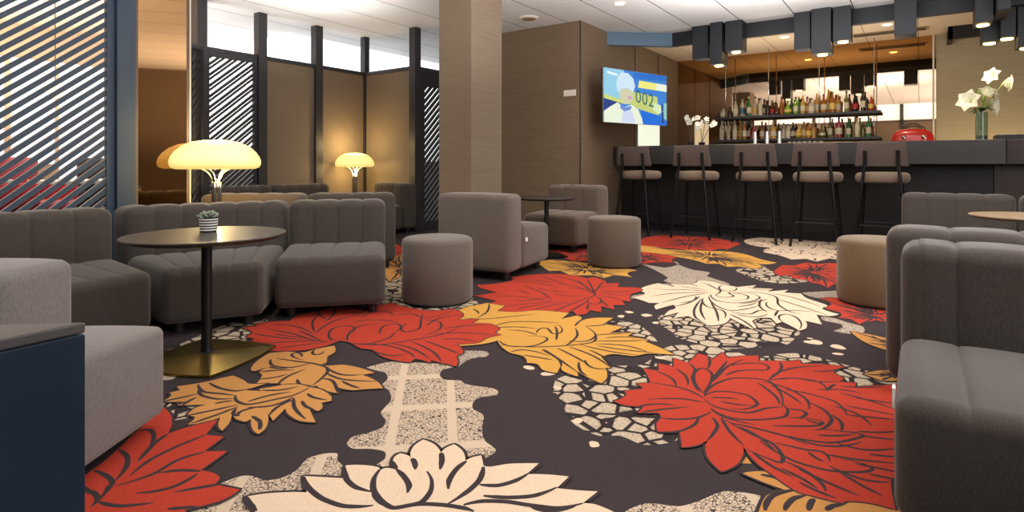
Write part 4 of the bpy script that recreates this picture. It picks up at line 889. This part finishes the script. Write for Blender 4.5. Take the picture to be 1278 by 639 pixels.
# ------------------------------------------------------------------ soffit, hanging boxes, ceiling fittings
b = new(); box(b, 7.95, 8.03, -2.5, 2.84, 2.555, ZC); struct('trim_%d' % tn, b, 'soffit'); tn += 1
b = new(); prism(b, [(7.34, 3.55), (7.95, 2.84), (8.03, 2.84), (8.03, 2.90), (7.42, 3.55)], 2.555, ZC); struct('trim_%d' % tn, b, 'soffit_lit'); tn += 1
b = new(); box(b, 9.69, 9.75, -2.5, -.31, 2.57, ZC); box(b, 9.69, 10.2, -.36, -.31, 2.57, ZC); struct('trim_%d' % tn, b, 'black'); tn += 1
BX = [(864, 883.5, 73, 0, 7.74), (886, 901, 80, 1, 7.66), (905, 926, 63, 1, 7.70), (991, 1011, 61, 0, 7.74), (1012.5, 1037, 66, 1, 7.68), (1039.5, 1062, 50, 1, 7.72), (1116, 1144, 43.5, 0, 7.70), (1217, 1240, 27, 1, 7.60), (1225, 1247, 52, 1, 7.90), (1245, 1262, 11.5, 0, 7.40), (1249, 1268, 46, 1, 7.76), (1270, 1296, 58, 1, 7.80)]
hn = ['leftmost', 'second from the left, lit below', 'third from the left, lit below', 'fourth from the left, unlit', 'fifth from the left, lit below', 'sixth from the left, lit below', 'wide unlit one right of the middle', 'first lit one above the lilies', 'lowest lit one above the lilies', 'shallow unlit one above the lilies', 'small lit one right of the lilies', 'one cut by the right edge']
for (xl, xr, yb, lit, px_), nm in zip(BX, hn):
    ya, Ya = on_x(xl, px_); yb_, Yb = on_x(xr, px_); z0 = zat(yb, (Ya + Yb) / 2); x1 = 7.948 if px_ < 7.93 else px_ + .1
    if px_ >= 7.76: x0, x1 = px_ + .28, px_ + .5
    else: x0 = px_
    if px_ >= 7.76:
        ya, Ya = on_x(xl, x0); yb_, Yb = on_x(xr, x0); z0 = zat(yb, (Ya + Yb) / 2)
    t = thing('hanging_box', 'dark blue rectangular box hanging over the bar, ' + nm, 'ceiling box', (x0, (ya + yb_) / 2, z0), 0, 'ceiling boxes over the bar')
    b = new(); box(b, x0, x1, yb_, ya, z0, ZC, .002, 1); obj('box_shell', b, 'soffit', t, world=True)
    if lit:
        xm, ym = (x0 + x1) / 2, (ya + yb_) / 2
        b = new(); lathe(b, [(.05, -.012), (.055, 0)], (xm, ym, z0), 20); obj('lamp', b, 'spot_glow', t, world=True)['label'] = 'glowing lamp'
        L = bpy.data.lights.new('box_spot', 'SPOT'); L.energy = 30; L.color = (1, .82, .55); L.spot_size = 1.9; L.spot_blend = .7; L.shadow_soft_size = .05
        o = bpy.data.objects.new('box_spot', L); COL.objects.link(o); o.location = (xm, ym, z0 - .03)
DL = [(*W(1.227, 6.63), 'round ceiling downlight above the television', 0), (9.12, 1.6, 'left bar ceiling downlight in front of the mirror', 1), (9.08, .35, 'right bar ceiling downlight in front of the mirror', 1),
      ]
for x, y, lb, w_ in DL:
    t = thing('downlight', lb, 'downlight', (x, y, ZC), 0, 'round ceiling downlights')
    b = new(); lathe(b, [(.07, -.006), (.075, 0)], seg=28); obj('rim', b, 'white', t)
    b = new(); lathe(b, [(.05, -.009), (.05, -.006)], seg=24); obj('lens', b, 'spot_glow', t)
vx, vy_ = W((660 - HX) / F * 7.28, 7.28)
t = thing('ceiling_vent', 'round grey vent in the white ceiling beside the column', 'vent', (vx, vy_, ZC))
b = new(); lathe(b, [(.10, -.02), (.12, -.012), (.125, 0)], seg=32); obj('rim', b, 'plastic_white', t, True, angle=40)
b = new(); lathe(b, [(.085, -.024), (.09, -.018)], seg=32); obj('disc', b, 'sheen_vent_tan', t, True, angle=40)
t = thing('ceiling_grille', 'long slotted air grille in the bar ceiling near the mirror', 'vent', (9.6, .35, ZC))
b = new(); box(b, -.11, .11, -.45, .45, -.012, 0); obj('frame', b, 'sheen_vent_tan', t)
b = new()
for k in range(5): box(b, -.09 + k * .04, -.075 + k * .04, -.42, .42, -.015, -.012)
obj('slots', b, 'bar_brown', t)

# ------------------------------------------------------------------ dining room beyond the blue screen
def red_chair(x, y, rz, label, m='red_leather'):
    t = thing('dining_armchair', label, 'armchair', (x, y, 0), rz, 'armchairs in the dining room')
    b = new(); box(b, -.28, .28, -.28, .28, .36, .50, .05, 3); obj('seat', b, m, t, True, angle=60)
    b = new(); box(b, .2, .32, -.32, .32, .40, .98, .05, 3); obj('backrest', b, m, t, True, angle=60)
    for s in (-1, 1):
        b = new(); box(b, -.25, .22, s * .28 - .04, s * .28 + .04, .40, .70, .03, 3); obj('armrest', b, m, t, True, angle=60)
        for q in (-.22, .24):
            b = new(); tube(b, [(q, s * .24, 0), (q, s * .24, .38)], .018, 8); obj('leg', b, 'black', t, True)
red_chair(2.25, 8.1, 2.2, 'red upholstered armchair seen through the left part of the blue slatted screen')
red_chair(2.95, 8.75, -1.2, 'dark brown armchair farther back, seen through the right part of the blue screen', 'brown_leather')
for x, y, lb in ((2.25, 6.6, 'white-topped dining table behind the lower right of the blue screen'), (1.45, 7.5, 'white-topped dining table behind the upper left of the blue screen')):
    t = thing('dining_table', lb, 'dining table', (x, y, 0), 0, 'dining tables beyond the screen')
    b = new(); box(b, -.38, .38, -.38, .38, .72, .75, .004, 1); obj('table_top', b, 'white', t)
    b = new(); lathe(b, [(.22, 0), (.22, .015), (.03, .03), (.03, .72)], seg=20); obj('pedestal', b, 'black', t, True, angle=40)
px_, py_ = W(-5.0, 6.35)
t = thing('pendant_lamp', 'small glowing yellow pendant seen through the blue slats', 'pendant lamp', (px_, py_, 1.72))
b = new(); tube(b, [(0, 0, .09), (0, 0, ZC - 1.72)], .005, 6); obj('cord', b, 'black', t)
bb = bmesh.new(); bmesh.ops.create_uvsphere(bb, u_segments=20, v_segments=12, radius=.09); obj('globe', bb, mat('globe_glow', (255, 240, 190), .4, emit=4, ecol=(255, 222, 130)), t, True)

# ------------------------------------------------------------------ lights
def area(x, y, z, sx, sy, e, col=(1, 1, 1), rot=(0, 0, 0)):  # unseen fill lamps added without fittings, mostly bounced off the ceiling
    L = bpy.data.lights.new('fill_light', 'AREA'); L.shape = 'RECTANGLE'; L.size = sx; L.size_y = sy; L.energy = e; L.color = col
    o = bpy.data.objects.new('fill_light', L); COL.objects.link(o); o.location = (x, y, z); o.rotation_euler = rot; return o
UP = (math.pi, 0, 0)
area(1.0, -.9, 1.0, 2.6, 2.6, 80, (1, .96, .93), UP)
area(3.4, -1.9, 1.35, 2.4, 1.6, 120, (1, .95, .91), UP)
area(3.6, 2.0, 1.6, 2.0, 2.0, 42, (1, .96, .93), UP)
area(5.6, .9, 1.9, 1.8, 1.8, 90, (1, .95, .90), UP)
area(.2, 2.8, 1.5, 1.4, 1.4, 50, (1, .96, .93), UP)
area(2.6, -2.8, 1.5, 2.6, 1.2, 75, (1, .98, .97), (math.radians(90), 0, 0))
area(9.0, 1.5, 1.6, .6, 2.5, 22, (1, .88, .72), UP)
area(1.5, 7.6, 1.2, 2.5, 2.0, 130, (1, .93, .84), UP)
area(4.0, 5.4, 2.0, .8, .8, 14, (1, .95, .9), UP)
area(9.5, -.9, .5, .5, 1.0, 14, (1, .78, .42), (0, math.radians(-120), 0))
for x, y in ((9.12, 1.6), (9.08, .35), W(1.227, 6.63), (2.6, .9), (2.6, -1.2), (4.6, -.6), (4.6, 1.2), (1.9, 2.9)):
    L = bpy.data.lights.new('downlight_spot', 'SPOT'); L.energy = 45; L.color = (1, .88, .70); L.spot_size = 2.0; L.spot_blend = .8; L.shadow_soft_size = .06
    o = bpy.data.objects.new('downlight_spot', L); COL.objects.link(o); o.location = (x, y, ZC - .03)
w = bpy.data.worlds.new('World'); scene.world = w; w.use_nodes = True
w.node_tree.nodes['Background'].inputs[0].default_value = (.9, .95, 1, 1); w.node_tree.nodes['Background'].inputs[1].default_value = .4

# ------------------------------------------------------------------ camera
cam = bpy.data.cameras.new('camera'); cam.sensor_width = 36; cam.lens = 36 * F / 1278; cam.shift_y = -(319.5 - HY) / 1278; cam.clip_start = .02
co = bpy.data.objects.new('camera', cam); COL.objects.link(co); co.location = (0, 0, CH); co.rotation_euler = (PI / 2, 0, A - PI / 2)
scene.camera = co
scene.view_settings.view_transform = 'Standard'; scene.view_settings.look = 'None'; scene.view_settings.exposure = 0.12
